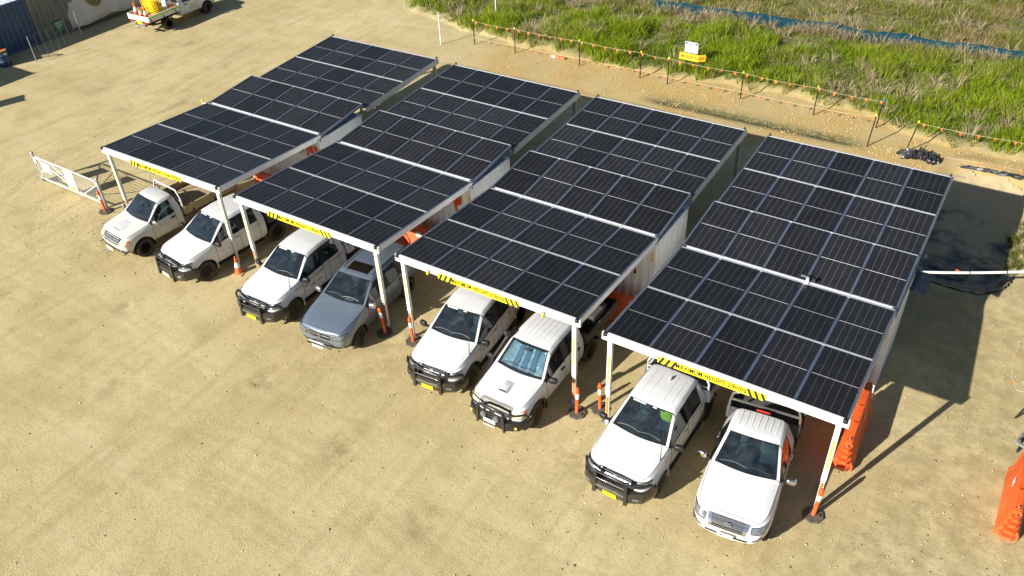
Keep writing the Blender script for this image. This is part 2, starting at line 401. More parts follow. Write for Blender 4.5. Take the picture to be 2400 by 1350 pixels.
def scuff_field(x, y):
    out = np.zeros_like(x)
    for a, b, r_ in SCUFFS: out += np.exp(-(((x-a)/r_)**2+((y-b)/(r_*1.5))**2))
    return np.clip(out, 0, 1)*np.clip((fbm(x, y, .5, 81)-.32)/.25, 0, 1)
def track_field(x, y):
    out = np.zeros_like(x)
    for P, hw, dp in TRACKS:
        lo = P.min(0)-1; hi = P.max(0)+1
        m = (x > lo[0]) & (x < hi[0]) & (y > lo[1]) & (y < hi[1])
        if not m.any(): continue
        horiz = np.ptp(P[:, 0]) > np.ptp(P[:, 1])
        if horiz: d = np.abs(y[m]-np.interp(x[m], P[:, 0], P[:, 1]))
        else:
            o = np.argsort(P[:, 1]); d = np.abs(x[m]-np.interp(y[m], P[o, 1], P[o, 0]))
        fade = .35+.65*vnoise(x[m], y[m], 2.2, 11)
        out[m] += dp*fade*(-np.exp(-(d/hw)**2)+.5*np.exp(-((d-2.1*hw)/hw)**2))
    return out
def gz(x, y, detail=True):
    x = np.asarray(x, float); y = np.asarray(y, float); sh = x.shape; x = x.ravel(); y = y.ravel()
    z = .05*(fbm(x, y, 9, 1)-.5)*np.clip((np.abs(y-3)-4)/6, .25, 1)
    z += .012*(fbm(x, y, .9, 2)-.5)-.035*scuff_field(x, y)
    if detail: z += track_field(x, y)
    g = in_grass(x, y); z += g*(.18+.35*(fbm(x, y, 3.5, 4)-.4)+.14*(vnoise(x, y, .6, 9)-.5))
    dm = np.clip((x+8.0)/1.2, 0, 1)*np.clip((2.3-x)/1.2, 0, 1)
    z -= .11*np.exp(-((y-19.45)/.28)**2)*dm                                   # shallow drain behind the canopies
    rm = np.clip((x+19)/2, 0, 1)*np.clip((-3-x)/4, 0, 1)
    z += .06*np.exp(-((y-18.25-.0*x)/.20)**2)*rm*(.5+vnoise(x, y, .8, 12))         # low graded ridge
    p = pit(x, y); z -= .42*p*p*(3-2*p)
    d = (np.abs((x-7.0)/1.75)**3.2+np.abs((y-15.2)/4.0)**3.2)**(1/3.2)
    z += .10*np.exp(-((d-1.2)/.12)**2)*(.4+vnoise(x, y, .7, 13))
    return z.reshape(sh)
def axis_pts(segs):
    out = []
    for a, b, st in segs: out += list(np.arange(a, b, st))
    return np.array(out+[segs[-1][1]])
def build_ground():
    xs = axis_pts([(-900, -200, 100), (-200, -60, 20), (-60, -38, .4), (-38, -24, .16), (-24, 13, .11), (13, 30, 1.5), (30, 200, 20), (200, 900, 100)])
    ys = axis_pts([(-900, -200, 100), (-200, -30, 20), (-30, -13, 1), (-13, 24, .11), (24, 48, .4), (48, 100, 4), (100, 900, 80)])
    X, Y = np.meshgrid(xs, ys); Z = gz(X, Y); n, m = X.shape
    fade = np.clip(1-(np.hypot(X, Y)-80)/60, 0, 1); Z *= fade
    V = np.stack([X, Y, Z], -1).reshape(-1, 3)
    i = np.arange((n-1)*(m-1)); a = (i//(m-1))*m+i % (m-1)
    F = np.stack([a, a+1, a+m+1, a+m], 1)
    me = bpy.data.meshes.new('ground'); me.vertices.add(len(V)); me.vertices.foreach_set('co', V.ravel())
    me.loops.add(F.size); me.loops.foreach_set('vertex_index', F.ravel().astype(np.int32))
    me.polygons.add(len(F)); me.polygons.foreach_set('loop_start', np.arange(0, F.size, 4, dtype=np.int32))
    me.update(calc_edges=True); me.validate(); me.polygons.foreach_set('use_smooth', [True]*len(F))
    x, y = V[:, 0], V[:, 1]
    gravel = np.clip((y-17.2-.8*(vnoise(x, y, 2, 21)-.5))/1.2, 0, 1)*(1-in_grass(x, y))*np.clip((x+18.5)/2, 0, 1)
    gravel *= .55+.45*np.clip((fbm(x, y, 1.6, 22)-.35)/.25, 0, 1)
    dm = np.clip((x+8.0)/1.2, 0, 1)*np.clip((2.6-x)/1.2, 0, 1)
    mud = 1.0*np.clip(1.35*np.exp(-((y-19.45)/.42)**2), 0, 1)*dm
    tr = np.clip(-track_field(x, y)/.020, 0, 1)*np.clip((fbm(x, y, 2.5, 71)-.35)/.3, 0, 1)
    # churned, darker, gravelly ground round the parking bays
    churn = np.exp(-((y+.6)/2.0)**2)*np.clip((x+23)/3, 0, 1)*np.clip((12-x)/3, 0, 1)*np.clip((fbm(x, y, 1.8, 23)-.30)/.35, 0, 1)
    churn = np.maximum(churn, .8*np.clip((x-5.5)/2, 0, 1)*np.clip((14-y)/4, 0, 1)*np.clip((y+6)/4, 0, 1))
    churn = np.maximum(churn, 1.2*scuff_field(x, y))
    at = me.color_attributes.new('zone', 'FLOAT_COLOR', 'POINT')
    at.data.foreach_set('color', np.stack([gravel, mud, in_grass(x, y), churn*.8+.0*tr], 1).ravel())
    a2 = me.attributes.new('rut', 'FLOAT', 'POINT'); a2.data.foreach_set('value', tr)
    m = bpy.data.materials.new('sandy_ground'); m.use_nodes = True; me.materials.append(m)
    N = m.node_tree.nodes; K = m.node_tree.links; b = N['Principled BSDF']
    b.inputs['Roughness'].default_value = .95; b.inputs['Specular IOR Level'].default_value = .12
    tc = N.new('ShaderNodeTexCoord'); zn = N.new('ShaderNodeAttribute'); zn.attribute_name = 'zone'
    sp = N.new('ShaderNodeSeparateColor'); K.new(zn.outputs['Color'], sp.inputs[0])
    rt = N.new('ShaderNodeAttribute'); rt.attribute_name = 'rut'
    def noise(s, d=5, r=.55, st=None):
        n = N.new('ShaderNodeTexNoise'); n.inputs['Scale'].default_value = s; n.inputs['Detail'].default_value = d; n.inputs['Roughness'].default_value = r
        if st:
            mp = N.new('ShaderNodeMapping'); mp.inputs['Scale'].default_value = st; K.new(tc.outputs['Object'], mp.inputs[0]); K.new(mp.outputs[0], n.inputs['Vector'])
        else: K.new(tc.outputs['Object'], n.inputs['Vector'])
        return n.outputs[0]
    def rng(v, a, b_, c=0., d=1.):
        r = N.new('ShaderNodeMapRange'); r.inputs[1].default_value = a; r.inputs[2].default_value = b_; r.inputs[3].default_value = c; r.inputs[4].default_value = d
        K.new(v, r.inputs[0]); return r.outputs[0]
    def mixc(a, c, f, mode='MIX'):
        x = N.new('ShaderNodeMix'); x.data_type = 'RGBA'; x.blend_type = mode
        for sl_, v in ((6, a), (7, c)):
            if isinstance(v, tuple): x.inputs[sl_].default_value = (*v, 1)
            else: K.new(v, x.inputs[sl_])
        if isinstance(f, (int, float)): x.inputs[0].default_value = f
        else: K.new(f, x.inputs[0])
        return x.outputs[2]
    def mul(a, c):
        x = N.new('ShaderNodeMath'); x.operation = 'MULTIPLY'; K.new(a, x.inputs[0])
        if isinstance(c, (int, float)): x.inputs[1].default_value = c
        else: K.new(c, x.inputs[1])
        return x.outputs[0]
    c = mixc((.470, .376, .188), (.570, .470, .255), rng(noise(.16, 4), .35, .65))
    c = mixc(c, (.36, .285, .130), mul(rng(noise(.9, 6, .6), .46, .70), .6))
    c = mixc(c, (.60, .51, .30), mul(rng(noise(.5, 5, .6, (.35, 1.6, 1)), .50, .74), .7))
    c = mixc(c, (.37, .295, .14), mul(rng(noise(.8, 5, .6, (2.6, .22, 1)), .52, .72), .55))
    c = mixc(c, (.285, .222, .105), mul(zn.outputs['Alpha'], rng(noise(2.2, 6, .65), .38, .62)))
    c = mixc(c, (.36, .285, .135), mul(rt.outputs['Fac'], .6))
    gr = mixc((.40, .265, .085), (.52, .385, .165), rng(noise(14, 4, .7), .35, .65))
    c = mixc(c, gr, sp.outputs[0])
    c = mixc(c, mixc((.075, .075, .028), (.15, .135, .055), rng(noise(3, 5), .4, .65)), mul(sp.outputs[1], rng(noise(2.5, 5), .15, .42)))
    c = mixc(c, mixc((.06, .085, .018), (.20, .16, .075), rng(noise(1.3, 5), .4, .65)), sp.outputs[2])
    c = mixc(c, (.33, .26, .125), mul(rng(noise(9, 4, .7), .50, .68), .45)); c = mixc(c, (.58, .50, .31), mul(rng(noise(12, 4, .7), .52, .70), .35)); sk = noise(34, 4, .75); c = mixc(c, (.16, .12, .06), mul(rng(sk, .58, .72), .8))
    sk2 = noise(21, 4, .75); c = mixc(c, (.60, .52, .36), mul(rng(sk2, .58, .72), .7))
    K.new(c, b.inputs['Base Color'])
    h1 = noise(26, 6, .7); h2 = noise(5, 6, .65)
    vo = N.new('ShaderNodeTexVoronoi'); vo.inputs['Scale'].default_value = 16; K.new(tc.outputs['Object'], vo.inputs['Vector'])
    pb = rng(vo.outputs['Distance'], .0, .35, 1, 0); pb = mul(pb, rng(noise(1.1, 4), .45, .65))
    ad = N.new('ShaderNodeMath'); ad.operation = 'ADD'; K.new(mul(h1, .45), ad.inputs[0]); K.new(mul(h2, .35), ad.inputs[1])
    ad2 = N.new('ShaderNodeMath'); ad2.operation = 'ADD'; K.new(ad.outputs[0], ad2.inputs[0]); K.new(mul(pb, .35), ad2.inputs[1])
    bp = N.new('ShaderNodeBump'); bp.inputs['Strength'].default_value = .6; bp.inputs['Distance'].default_value = .05
    K.new(ad2.outputs[0], bp.inputs['Height']); K.new(bp.outputs[0], b.inputs['Normal'])
    tag(from_mesh('ground', me), 'pale sandy dirt yard with wheel tracks', None, None, 'structure')
build_ground()

def raw_mesh(name, V, F, cols=None, mt=None, smooth=False):
    me = bpy.data.meshes.new(name); me.vertices.add(len(V)); me.vertices.foreach_set('co', np.asarray(V, np.float32).ravel())
    k = F.shape[1]; me.loops.add(F.size); me.loops.foreach_set('vertex_index', F.ravel().astype(np.int32))
    me.polygons.add(len(F)); me.polygons.foreach_set('loop_start', np.arange(0, F.size, k, dtype=np.int32))
    me.update(calc_edges=True)
    if cols is not None:
        at = me.color_attributes.new('Col', 'FLOAT_COLOR', 'POINT'); at.data.foreach_set('color', np.c_[cols, np.ones(len(cols))].astype(np.float32).ravel())
    if mt: me.materials.append(mt)
    if smooth: me.polygons.foreach_set('use_smooth', [True]*len(F))
    return me

def blades(cx, cy, cz, n, rad, hmin, hmax, lean, wd, colf, r):
    """n curved tapered blades round every clump centre -> verts, tris, colours"""
    k = len(cx)*n
    a = r.random(k)*2*pi; rr = np.sqrt(r.random(k))*np.repeat(rad, n)
    bx = np.repeat(cx, n)+rr*np.cos(a); by = np.repeat(cy, n)+rr*np.sin(a); bz = np.repeat(cz, n)-.03
    if np.ndim(hmax): h = np.repeat(hmin, n)+np.repeat(hmax-hmin, n)*r.random(k)
    else: h = hmin+(hmax-hmin)*r.random(k)
    la = a+(r.random(k)-.5)*1.6; ln = h*lean*(.3+r.random(k))
    dx, dy = np.cos(la)*ln, np.sin(la)*ln
    wa = r.random(k)*pi; wx, wy = np.cos(wa)*wd, np.sin(wa)*wd
    z = np.zeros(k)
    V = np.stack([np.stack([bx-wx, by-wy, bz], 1), np.stack([bx+wx, by+wy, bz], 1),
                  np.stack([bx+.35*dx-.7*wx, by+.35*dy-.7*wy, bz+.62*h], 1), np.stack([bx+.35*dx+.7*wx, by+.35*dy+.7*wy, bz+.62*h], 1),
                  np.stack([bx+dx, by+dy, bz+h*(1-.35*lean*r.random(k))], 1)], 1).reshape(-1, 3)
    o = np.arange(k)*5
    F = np.concatenate([np.stack([o, o+1, o+3], 1), np.stack([o, o+3, o+2], 1), np.stack([o+2, o+3, o+4], 1)])
    C = np.repeat(colf(np.repeat(np.arange(len(cx)), n), k), 5, axis=0)
    return V, F, C
def build_grass():
    r = np.random.default_rng(11)
    k = 24000; x = r.uniform(-29, 13, k); y = r.uniform(20.5, 45, k)
    g = in_grass(x, y); dens = np.where(y < 30.3, 1.0, .62); keep = (r.random(k) < g*dens) & (np.abs(y-29.75-.045*(x+12)) > .16)
    x, y = x[keep], y[keep]; z = gz(x, y)
    far = np.clip((y-27.2-2.0*(fbm(x, y, 4, 31)-.5)-.08*(x+5))/2.8, 0, 1); dry = np.clip((fbm(x, y, 2.2, 32)-.50)/.16, 0, 1)*(.22+.65*far)
    tone = fbm(x, y, 1.3, 33)
    lush = np.array([.135, .215, .008]); lush2 = np.array([.285, .37, .015]); oliv = np.array([.20, .23, .035]); straw = np.array([.40, .32, .17]); red = np.array([.22, .12, .045])
    base = lush+(lush2-lush)*np.clip((tone-.3)/.4, 0, 1)[:, None]
    base = base+(oliv-base)*(far*.85)[:, None]
    base = base+(straw-base)*(dry*.75)[:, None]
    rd = np.clip((fbm(x, y, 3, 35)-.60)/.1, 0, 1)*far; base = base+(red-base)*(rd*.45)[:, None]
    def colf(idx, kk):
        c = base[idx]*(.40+1.05*r.random(kk))[:, None]; s = r.random(kk) < (.03+.14*far[idx]+.35*dry[idx]); c[s] = straw*(.6+.8*r.random(s.sum()))[:, None]
        return c
    hm = (.14+.62*np.clip((tone-.36)/.3, 0, 1))*(1-.35*far)
    V, F, C = blades(x, y, z, 17, .20+0*x, hm*.55, hm*1.25, .55, .011, colf, r)
    tag(from_mesh('grass', raw_mesh('grass', V, F, C, M_BLADE)), 'lush green and olive grass of the paddock beyond the yard', None, None, 'stuff')
    # bleached tussocks
    k = 1050; x = r.uniform(-24, 12, k); y = r.uniform(21.6, 42, k)
    keep = (in_grass(x, y) > .6) & (r.random(k) < .12+.88*np.clip((fbm(x, y, 2.6, 36)-.47)/.12, 0, 1)); x, y = x[keep], y[keep]
    xq = r.uniform(-12, 12, 120); xe = np.r_[x, xq]; ye = np.r_[y, 29.45+.045*(xq+12)+r.normal(0, .12, 120)]; z = gz(xe, ye)
    def colf(idx, kk): return np.array([.54, .44, .27])*(.5+.7*r.random(kk))[:, None]
    hx = .35+.5*r.random(len(xe))
    V, F, C = blades(xe, ye, z, 34, .09+.2*r.random(len(xe)), hx*.5, hx*1.15, 1.05, .012, colf, r)
    tag(from_mesh('dry_grass', raw_mesh('dry_grass', V, F, C, M_BLADE)), 'bleached straw tussocks scattered through the green grass', None, None, 'stuff')
build_grass()
def weed(name, label, x, y, rad, h, n, cols, group=None):
    r = np.random.default_rng(int(abs(x*100+y*10))); k = max(3, n//14)
    a = r.random(k)*2*pi; q = np.sqrt(r.random(k))*rad; cx, cy = x+q*np.cos(a), y+q*np.sin(a)
    V, F, C = blades(cx, cy, gz(cx, cy), 14, .05+0*cx, h*.4, h, .9, .009, lambda i, kk: np.array(cols)*(.5+r.random(kk))[:, None], r)
    o = from_mesh(name, raw_mesh(name, V-np.array([x, y, 0]), F, C, M_BLADE), None, (x, y, 0)); return tag(o, label, 'weed', group)

def stones(name, label, x, y, smin, smax, c0, c1, seed):
    r = np.random.default_rng(seed); k = len(x); z = gz(x, y)
    oc = np.array([(1, 0, 0), (-1, 0, 0), (0, 1, 0), (0, -1, 0), (0, 0, 1), (0, 0, -1)], float)
    s = smin+(smax-smin)*r.random(k)**3
    V = oc[None]*(s[:, None, None]*(.6+.8*r.random((k, 6, 1))))
    a = r.random(k)*pi; R = np.zeros((k, 3, 3)); R[:, 0, 0] = np.cos(a); R[:, 0, 1] = -np.sin(a); R[:, 1, 0] = np.sin(a); R[:, 1, 1] = np.cos(a); R[:, 2, 2] = .75
    V = np.einsum('kij,kvj->kvi', R, V)+np.stack([x, y, z+s*.25], 1)[:, None]
    f = np.array([(0, 2, 4), (2, 1, 4), (1, 3, 4), (3, 0, 4), (2, 0, 5), (1, 2, 5), (3, 1, 5), (0, 3, 5)])
    F = (f[None]+np.arange(k)[:, None, None]*6).reshape(-1, 3)
    t = r.random(k)[:, None]; C = np.repeat((np.array(c0)*(1-t)+np.array(c1)*t)*(.7+.5*r.random(k))[:, None], 6, 0)
    return tag(from_mesh(name, raw_mesh(name, V.reshape(-1, 3), F, C, M_PEB)), label, None, None, 'stuff')
def build_stones():
    r = np.random.default_rng(5)
    x = r.uniform(-24, 12, 16000); y = r.uniform(17.4, 22.3, 16000)
    k = (r.random(16000) < np.clip((fbm(x, y, 1.6, 22)-.33)/.25, .06, 1)*np.clip((y-17.4)/1.4, 0, 1)*np.clip((x+18.5)/3, .05, 1)*(1-.8*in_grass(x, y)))
    stones('gravel', 'golden gravel strewn along the verge behind the canopies', x[k], y[k], .012, .042, (.46, .27, .07), (.62, .50, .30), 6)
    n = 26000; x = r.uniform(-30, 12.5, n); y = r.uniform(-12.5, 18, n)
    ch = np.exp(-((y+.6)/2.4)**2)+.9*np.clip((x-5.5)/2, 0, 1)+.14+.45*np.clip((fbm(x, y, 2.4, 41)-.48)/.1, 0, 1)
    k = (r.random(n) < ch*.6) & (pit(x, y) < .05)
    stones('pebbles', 'loose pebbles scattered over the sandy yard', x[k], y[k], .007, .034, (.20, .155, .09), (.62, .54, .38), 7)
build_stones()

# ------------------------------------------------------------------ solar carports
W_, D1, D2, D3 = 6.02, 4.92, 2.42, 4.82
Y1 = D1+.10; Y2 = Y1+D2; Y3 = Y2+.19
RW = .082                                     # cover rail between panel columns
PW = (W_-4*RW-.06)/5
def panel_mesh(pw, pl):
    g = MB(); g.b2((0, 0, -.03), (pw, pl, 0))
    me = bpy.data.meshes.new('solar_panel'); me.from_pydata(g.v, [], g.f)
    bm = bmesh.new(); bm.from_mesh(me); bmesh.ops.recalc_face_normals(bm, faces=bm.faces)
    uvl = bm.loops.layers.uv.new('UVMap')
    for f in bm.faces:
        for l in f.loops: l[uvl].uv = (l.vert.co.x/pw, l.vert.co.y/pl)
    bm.to_mesh(me); bm.free(); me.materials.append(M_CELLS)
    f = MB(); t = .018; h0, h1 = -.035, .006
    f.b2((0, 0, h0), (t, pl, h1)); f.b2((pw-t, 0, h0), (pw, pl, h1)); f.b2((t, 0, h0), (pw-t, t, h1)); f.b2((t, pl-t, h0), (pw-t, pl, h1))
    return me, f.mesh('panel_frame', M_BLKFR)
M_BLKFR = mat('dark_panel_frame', (.03, .032, .036), .4, .3)
_pm = {}
def corr_wall(n, u0, u1, z0, z1, depth=.036, pitch=.28):
    """corrugated sheet: list of (u, offset) profile points"""
    out = []; k = max(1, int(round((u1-u0)/pitch))); p = (u1-u0)/k
    for i in range(k):
        a = u0+i*p; out += [(a, 0), (a+.25*p, 0), (a+.40*p, -depth), (a+.75*p, -depth), (a+.90*p, 0)]
    return out+[(u1, 0)]
def carport(ux, uy, th, dz, label, gfx, extra=None):
    R = thing('solar_carport', label, 'carport', (ux, uy, 0), th, 'container solar carports parked side by side')
    zf, zh, zm, zr, zt, zb = [v+dz for v in (3.233, 2.908, 2.905, 3.109, 2.886, 3.089)]
    wings = [('f', 0, D1, zf, zh, 2), ('m', Y1, Y2, zm, zr, 1), ('r', Y3, Y3+D3, zt, zb, 2)]
    for kind, ya, yb, za, zb_, rows in wings:
        ln = sqrt((yb-ya)**2+(zb_-za)**2); tilt = math.atan2(zb_-za, yb-ya)
        ct, st = cos(tilt), sin(tilt)
        def P(u, v, n=0.0): return Vector((u, ya+v*ct-n*st, za+v*st+n*ct))
        edge = .05 if kind != 'm' else .03
        gap = .085
        pl = (ln-2*edge-(rows-1)*gap)/rows
        key = round(pl, 3)
        if key not in _pm: _pm[key] = panel_mesh(PW, pl)
        rail_me = MB(); rail_me.b2((0, 0, -.05), (RW-.012, pl, -.004))
        for q in range(5): rail_me.lathe([(.014, -.004), (.014, .006), (0, .006)], 6, ((RW-.012)/2, pl*(q+.5)/5, 0))
        rail_me = rail_me.mesh('cover_rail', M_ALU)
        for rw in range(rows):
            v0 = edge+rw*(pl+gap)
            for cidx in range(5):
                u0 = .03+cidx*(PW+RW)
                o = from_mesh('solar_panel', _pm[key][0], R, P(u0, v0), (tilt, 0, 0))
                from_mesh('panel_frame', _pm[key][1], o)
                if cidx < 4:
                    rl = from_mesh('cover_rail', rail_me, R, P(u0+PW+.006, v0, 0), (tilt, 0, 0))
                    cl = MB(); cl.b2((.012, -.045, -.03), (RW-.024, .012, .012)); cl.build('end_clamp', M_GALV, rl)
            if rw < rows-1:
                v1 = v0+pl
                for a, b_ in ((.010, .034), (.051, .075)):
                    MB().bar(P(0, v1+(a+b_)/2, -.016), P(W_, v1+(a+b_)/2, -.016), b_-a, .05, (0, 0, 1)).build('cross_rail', M_ALUL, R)
        # edge beams
        dp = .20 if kind != 'm' else .07
        for u, sx in ((-.012, -1), (W_+.012, 1)):
            MB().bar(P(u, 0 if kind != 'f' else .03, -dp/2+.004), P(u, ln, -dp/2+.004), .045, dp).build('side_beam', M_ALUL if kind != 'm' else M_ALU, R, bevel=.004)
            MB().bar(P(u-sx*.005, .0 if kind != 'f' else .03, .010), P(u-sx*.005, ln, .010), .05, .008).build('edge_trim', M_ALU, R)
        if kind == 'f':
            MB().box((W_/2, -.005, zf-.11+.012), (W_+.16, .07, .235)).build('front_beam', M_BEAM, R, bevel=.006)
            for x in (.02, W_-.02):
                MB().sell((x, -.03, zf-.012), (.11, .12, .10), .3).build('corner_buffer', M_BLACKPL, R, 40)
                MB().lathe([(.022, 0), (.022, .014), (0, .014)], 8, (x, 0, 0), 'x').build('bolt', M_GALV, R, loc=((-.055 if x < 1 else .055), .13, zf-.12))
            MB().bar(P(0, ln-.022, -.03), P(W_, ln-.022, -.03), .044, .08).build('hinge_rail', M_ALUL, R)
        elif kind == 'm':
            for v in (.008, ln-.008):
                MB().bar(P(0, v, -.02), P(W_, v, -.02), .045, .055).build('frame_rail', M_ALUL, R)
            MB().box((W_/2, ya-.05, za-.045), (W_+.05, .055, .07)).build('gutter_rail', M_BEAM, R)
            for u in (.03, W_-.03):
                MB().box((u, ya+.05, (2.78+dz+za)/2-.02), (.09, .09, za-2.78-dz-.03)).build('bracket', M_GALV, R)
                MB().box((u, yb-.06, (2.78+dz+zb_)/2-.04), (.09, .09, zb_-2.78-dz-.08)).build('bracket', M_GALV, R)
                MB().box((u, yb-.06, 2.795+dz), (.2, .2, .02)).build('bracket_plate', M_GALV, R)
                MB().box((u, ya+.05, 2.795+dz), (.2, .2, .02)).build('bracket_plate', M_GALV, R)
                MB().sell((u, ya-.06, za+.01), (.13, .06, .06), .4).build('corner_buffer', M_BLACKPL, R, 40)
        else:
            MB().box((W_/2, yb-.0, zb_-.10), (W_+.1, .06, .21)).build('rear_beam', M_ALUL, R, bevel=.006)
            MB().bar(P(0, .02, -.03), P(W_, .02, -.03), .044, .08).build('hinge_rail', M_ALU, R)
            for x in (.05, W_-.05): MB().sell((x, yb+.02, zb_+.04), (.07, .07, .11), .4).build('corner_buffer', M_BLACKPL, R, 40)
    # telescopic posts
    for px_, py_, zt_ in ((.13, .06, zf-.22), (W_-.13, .06, zf-.22), (.13, Y3+D3-.09, zb-.20), (W_-.13, Y3+D3-.09, zb-.20)):
        front = py_ < 1
        po = MB().box((px_, py_, (zt_+1.05)/2), (.125, .105, zt_-1.05)).build('post', M_BEAM if front else M_GALV, R, bevel=.008)
        MB().box((px_, py_, .53), (.098, .08, 1.06)).build('inner_leg', M_BEAM if front else M_GALV, po, bevel=.006)
        MB().box((px_, py_, .008), (.30, .26, .016)).build('base_plate', M_GALV, po)
        if front:
            MB().box((px_, py_-.0535, 1.98), (.055, .002, 1.0)).build('reflector_strip', M_STRIP, po)
            tp = MB().box((px_, py_-.041, .56), (.075, .002, .84)).build('hazard_tape', M_ORTAPE, po)
            g = MB()
            for q in range(11):
                z = .16+q*.075; g.add([(px_-.0375, py_-.043, z), (px_+.0375, py_-.043, z+.03), (px_+.0375, py_-.043, z+.065), (px_-.0375, py_-.043, z+.035)], [(0, 1, 2, 3)])
            g.build('tape_stripes', M_BLK, po)
            MB().lathe([(.02, 0), (.02, .02), (0, .02)], 8, (0, 0, 0), 'y').build('locking_pin', M_GALV, po, loc=(px_+.02, py_-.075, 1.10))
    # height board
    x0, x1 = 1.48, 4.22; yb_ = -.045; z0, z1 = zf-.30, zf-.085
    sb = MB().b2((x0, yb_-.006, z0), (x1, yb_, z1)).build('height_sign', M_YEL, R)
    h = z1-z0
    for base in (x0, x1-.50):
        for q in range(3):
            a = base+.02+q*.165; d = .10 if base == x0 else -.10; a2 = a if base == x0 else a+.10
            g = MB().add([(a2, yb_-.009, z0), (a2+.075, yb_-.009, z0), (a2+.075+d, yb_-.009, z1), (a2+d, yb_-.009, z1)], [(0, 1, 2, 3)])
            g.build('hazard_stripe', M_BLK, sb)
    text_obj('MAXIMUM HEIGHT 2.9mtrs.', .215, M_BLK, sb, ((x0+x1)/2+.02, yb_-.010, (z0+z1)/2), (1, 0, 0), (0, 0, 1), .026, fit=1.82, spacing=1.03)
    # shipping container
    cx0, cx1, cy0, cy1, ct_ = -.02, W_+.07, 4.76, 7.20, 2.78+dz
    for x in (cx0, cx1):
        for y in (cy0, cy1):
            sx = 1 if x == cx0 else -1; sy = 1 if y == cy0 else -1
            cp = MB().b2((x, y, .17), (x+sx*.14, y+sy*.14, ct_-.12)).build('corner_post', M_CONT, R, bevel=.006)
            for z in (.0, ct_-.12):
                cc = MB().b2((x-sx*.006, y-sy*.006, z), (x+sx*.17, y+sy*.17, z+.17 if z < 1 else ct_)).build('corner_casting', M_CONT, R, bevel=.008)
                hx = MB(); hx.b2((x+sx*.05, y-sy*.010, z+.04), (x+sx*.11, y-sy*.004, z+.11)); hx.b2((x-sx*.010, y+sy*.05, z+.04), (x-sx*.004, y+sy*.11, z+.11))
                hx.build('casting_hole', M_BLK, cc)
    for y in (cy0+.03, cy1-.03):
        MB().b2((cx0+.14, y-.03, ct_-.10), (cx1-.14, y+.03, ct_-.01)).build('top_rail', M_CONT, R)
        MB().b2((cx0+.14, y-.03, .03), (cx1-.14, y+.03, .17)).build('bottom_rail', M_CONT, R)
    for x in (cx0+.03, cx1-.03):
        MB().b2((x-.03, cy0+.14, ct_-.10), (x+.03, cy1-.14, ct_-.01)).build('top_rail', M_CONT, R)
        MB().b2((x-.03, cy0+.14, .03), (x+.03, cy1-.14, .17)).build('bottom_rail', M_CONT, R)
    for y, s in ((cy0+.02, 1), (cy1-.02, -1)):
        pr = corr_wall(0, cx0+.14, cx1-.14, 0, 0)
        MB().grid([[(u, y-s*o, z) for u, o in pr] for z in (.17, ct_-.10)]).build('corrugated_wall', M_CONT, R)
    for x, s in ((cx0+.02, 1), (cx1-.02, -1)):
        pr = corr_wall(0, cy0+.14, cy1-.14, 0, 0, pitch=.24)
        MB().grid([[(x-s*o, u, z) for u, o in pr] for z in (.17, ct_-.10)]).build('corrugated_wall', M_CONT, R)
    MB().b2((cx0+.06, cy0+.06, ct_-.05), (cx1-.06, cy1-.06, ct_-.022)).build('container_roof', M_CROOF, R)
    MB().box((W_-.03, cy0+.03-.035, 2.2), (.07, .004, .34)).build('warning_sticker', M_STRIP, R)
    # vinyl graphics on the front wall
    yg = cy0-.012
    def patch(pts, m=M_RED, nm='vinyl_graphic'): return MB().prism(pts, yg-.003, yg, 'y').build(nm, m, R)
    if gfx == 1:
        patch([(3.95, 2.10), (4.32, 2.28), (4.55, 1.88), (4.32, 1.70), (4.0, 1.76)])
        patch([(4.80, 2.38), (5.0, 2.46), (5.18, 2.34), (5.14, 2.22), (4.82, 2.30)])
        text_obj('CPB', .26, M_BLK, R, (5.0, yg-.005, 2.13), (1, 0, 0), (0, 0, 1), .006, name='vinyl_lettering')
        text_obj('CONTRACTORS', .07, M_BLK, R, (5.0, yg-.005, 1.97), (1, 0, 0), (0, 0, 1), .002, name='vinyl_lettering')
        patch([(5.42, 2.44), (5.60, 2.50), (5.74, 2.12), (5.50, 2.08)]); patch([(5.72, 2.46), (5.92, 2.40), (5.92, 2.22), (5.78, 2.20)])
    elif gfx == 2:
        for i, (t, m) in enumerate((('Constructing', M_BLK), ('our future', M_BLK), ('together', M_RED))):
            text_obj(t, .20, m, R, (4.62, yg-.005, 2.02-i*.20), (1, 0, 0), (0, 0, 1), .008, name='vinyl_lettering')
        patch([(5.22, 2.40), (5.62, 2.34), (5.66, 1.95), (5.36, 1.72), (5.28, 2.10)])
    else:
        patch([(4.5, 1.55), (4.85, 1.70), (5.28, 2.25), (5.36, 2.22), (5.30, 1.45)])
    # orange ratchet straps that hold the folded wings
    for y, x in ((cy0-.05, 5.42), (cy1+.10, W_-.05)):
        st = MB().tube([(x, y, 2.3), (x+.01, y-.01, 1.9), (x+.05, y-.02, 1.55)], .035, 6).build('strap', M_RED, R, 40)
        MB().box((x+.05, y-.02, 1.50), (.07, .05, .12)).build('buckle', M_BLACKPL, st)
        MB().tube([(x+.05, y-.02, 1.46), (x+.07, y-.02, 1.20)], .022, 6).build('handle', M_YEL, st)
    if extra: extra(R, zf, zh, zm, ct_)
    return R
def x1(R, zf, zh, zm, ct_):
    b = MB().tube([(-.02, D1-.05, zh-.02), (-.22, D1-.10, zh-.02)], .025, 8).build('beacon_arm', M_ALUL, R, 50)
    MB().lathe([(.035, 0), (.035, .10), (.03, .16), (0, .17)], 10, (-.22, D1-.10, zh)).build('beacon', M_YEL, b, 40)
carport(-20.58, .162, .009, -.024, 'farthest left solar carport, black and red logo on its container wall', 1, x1)
carport(-13.706, .178, .001, -.073, 'second solar carport from the left, slogan lettering on its container wall', 2)
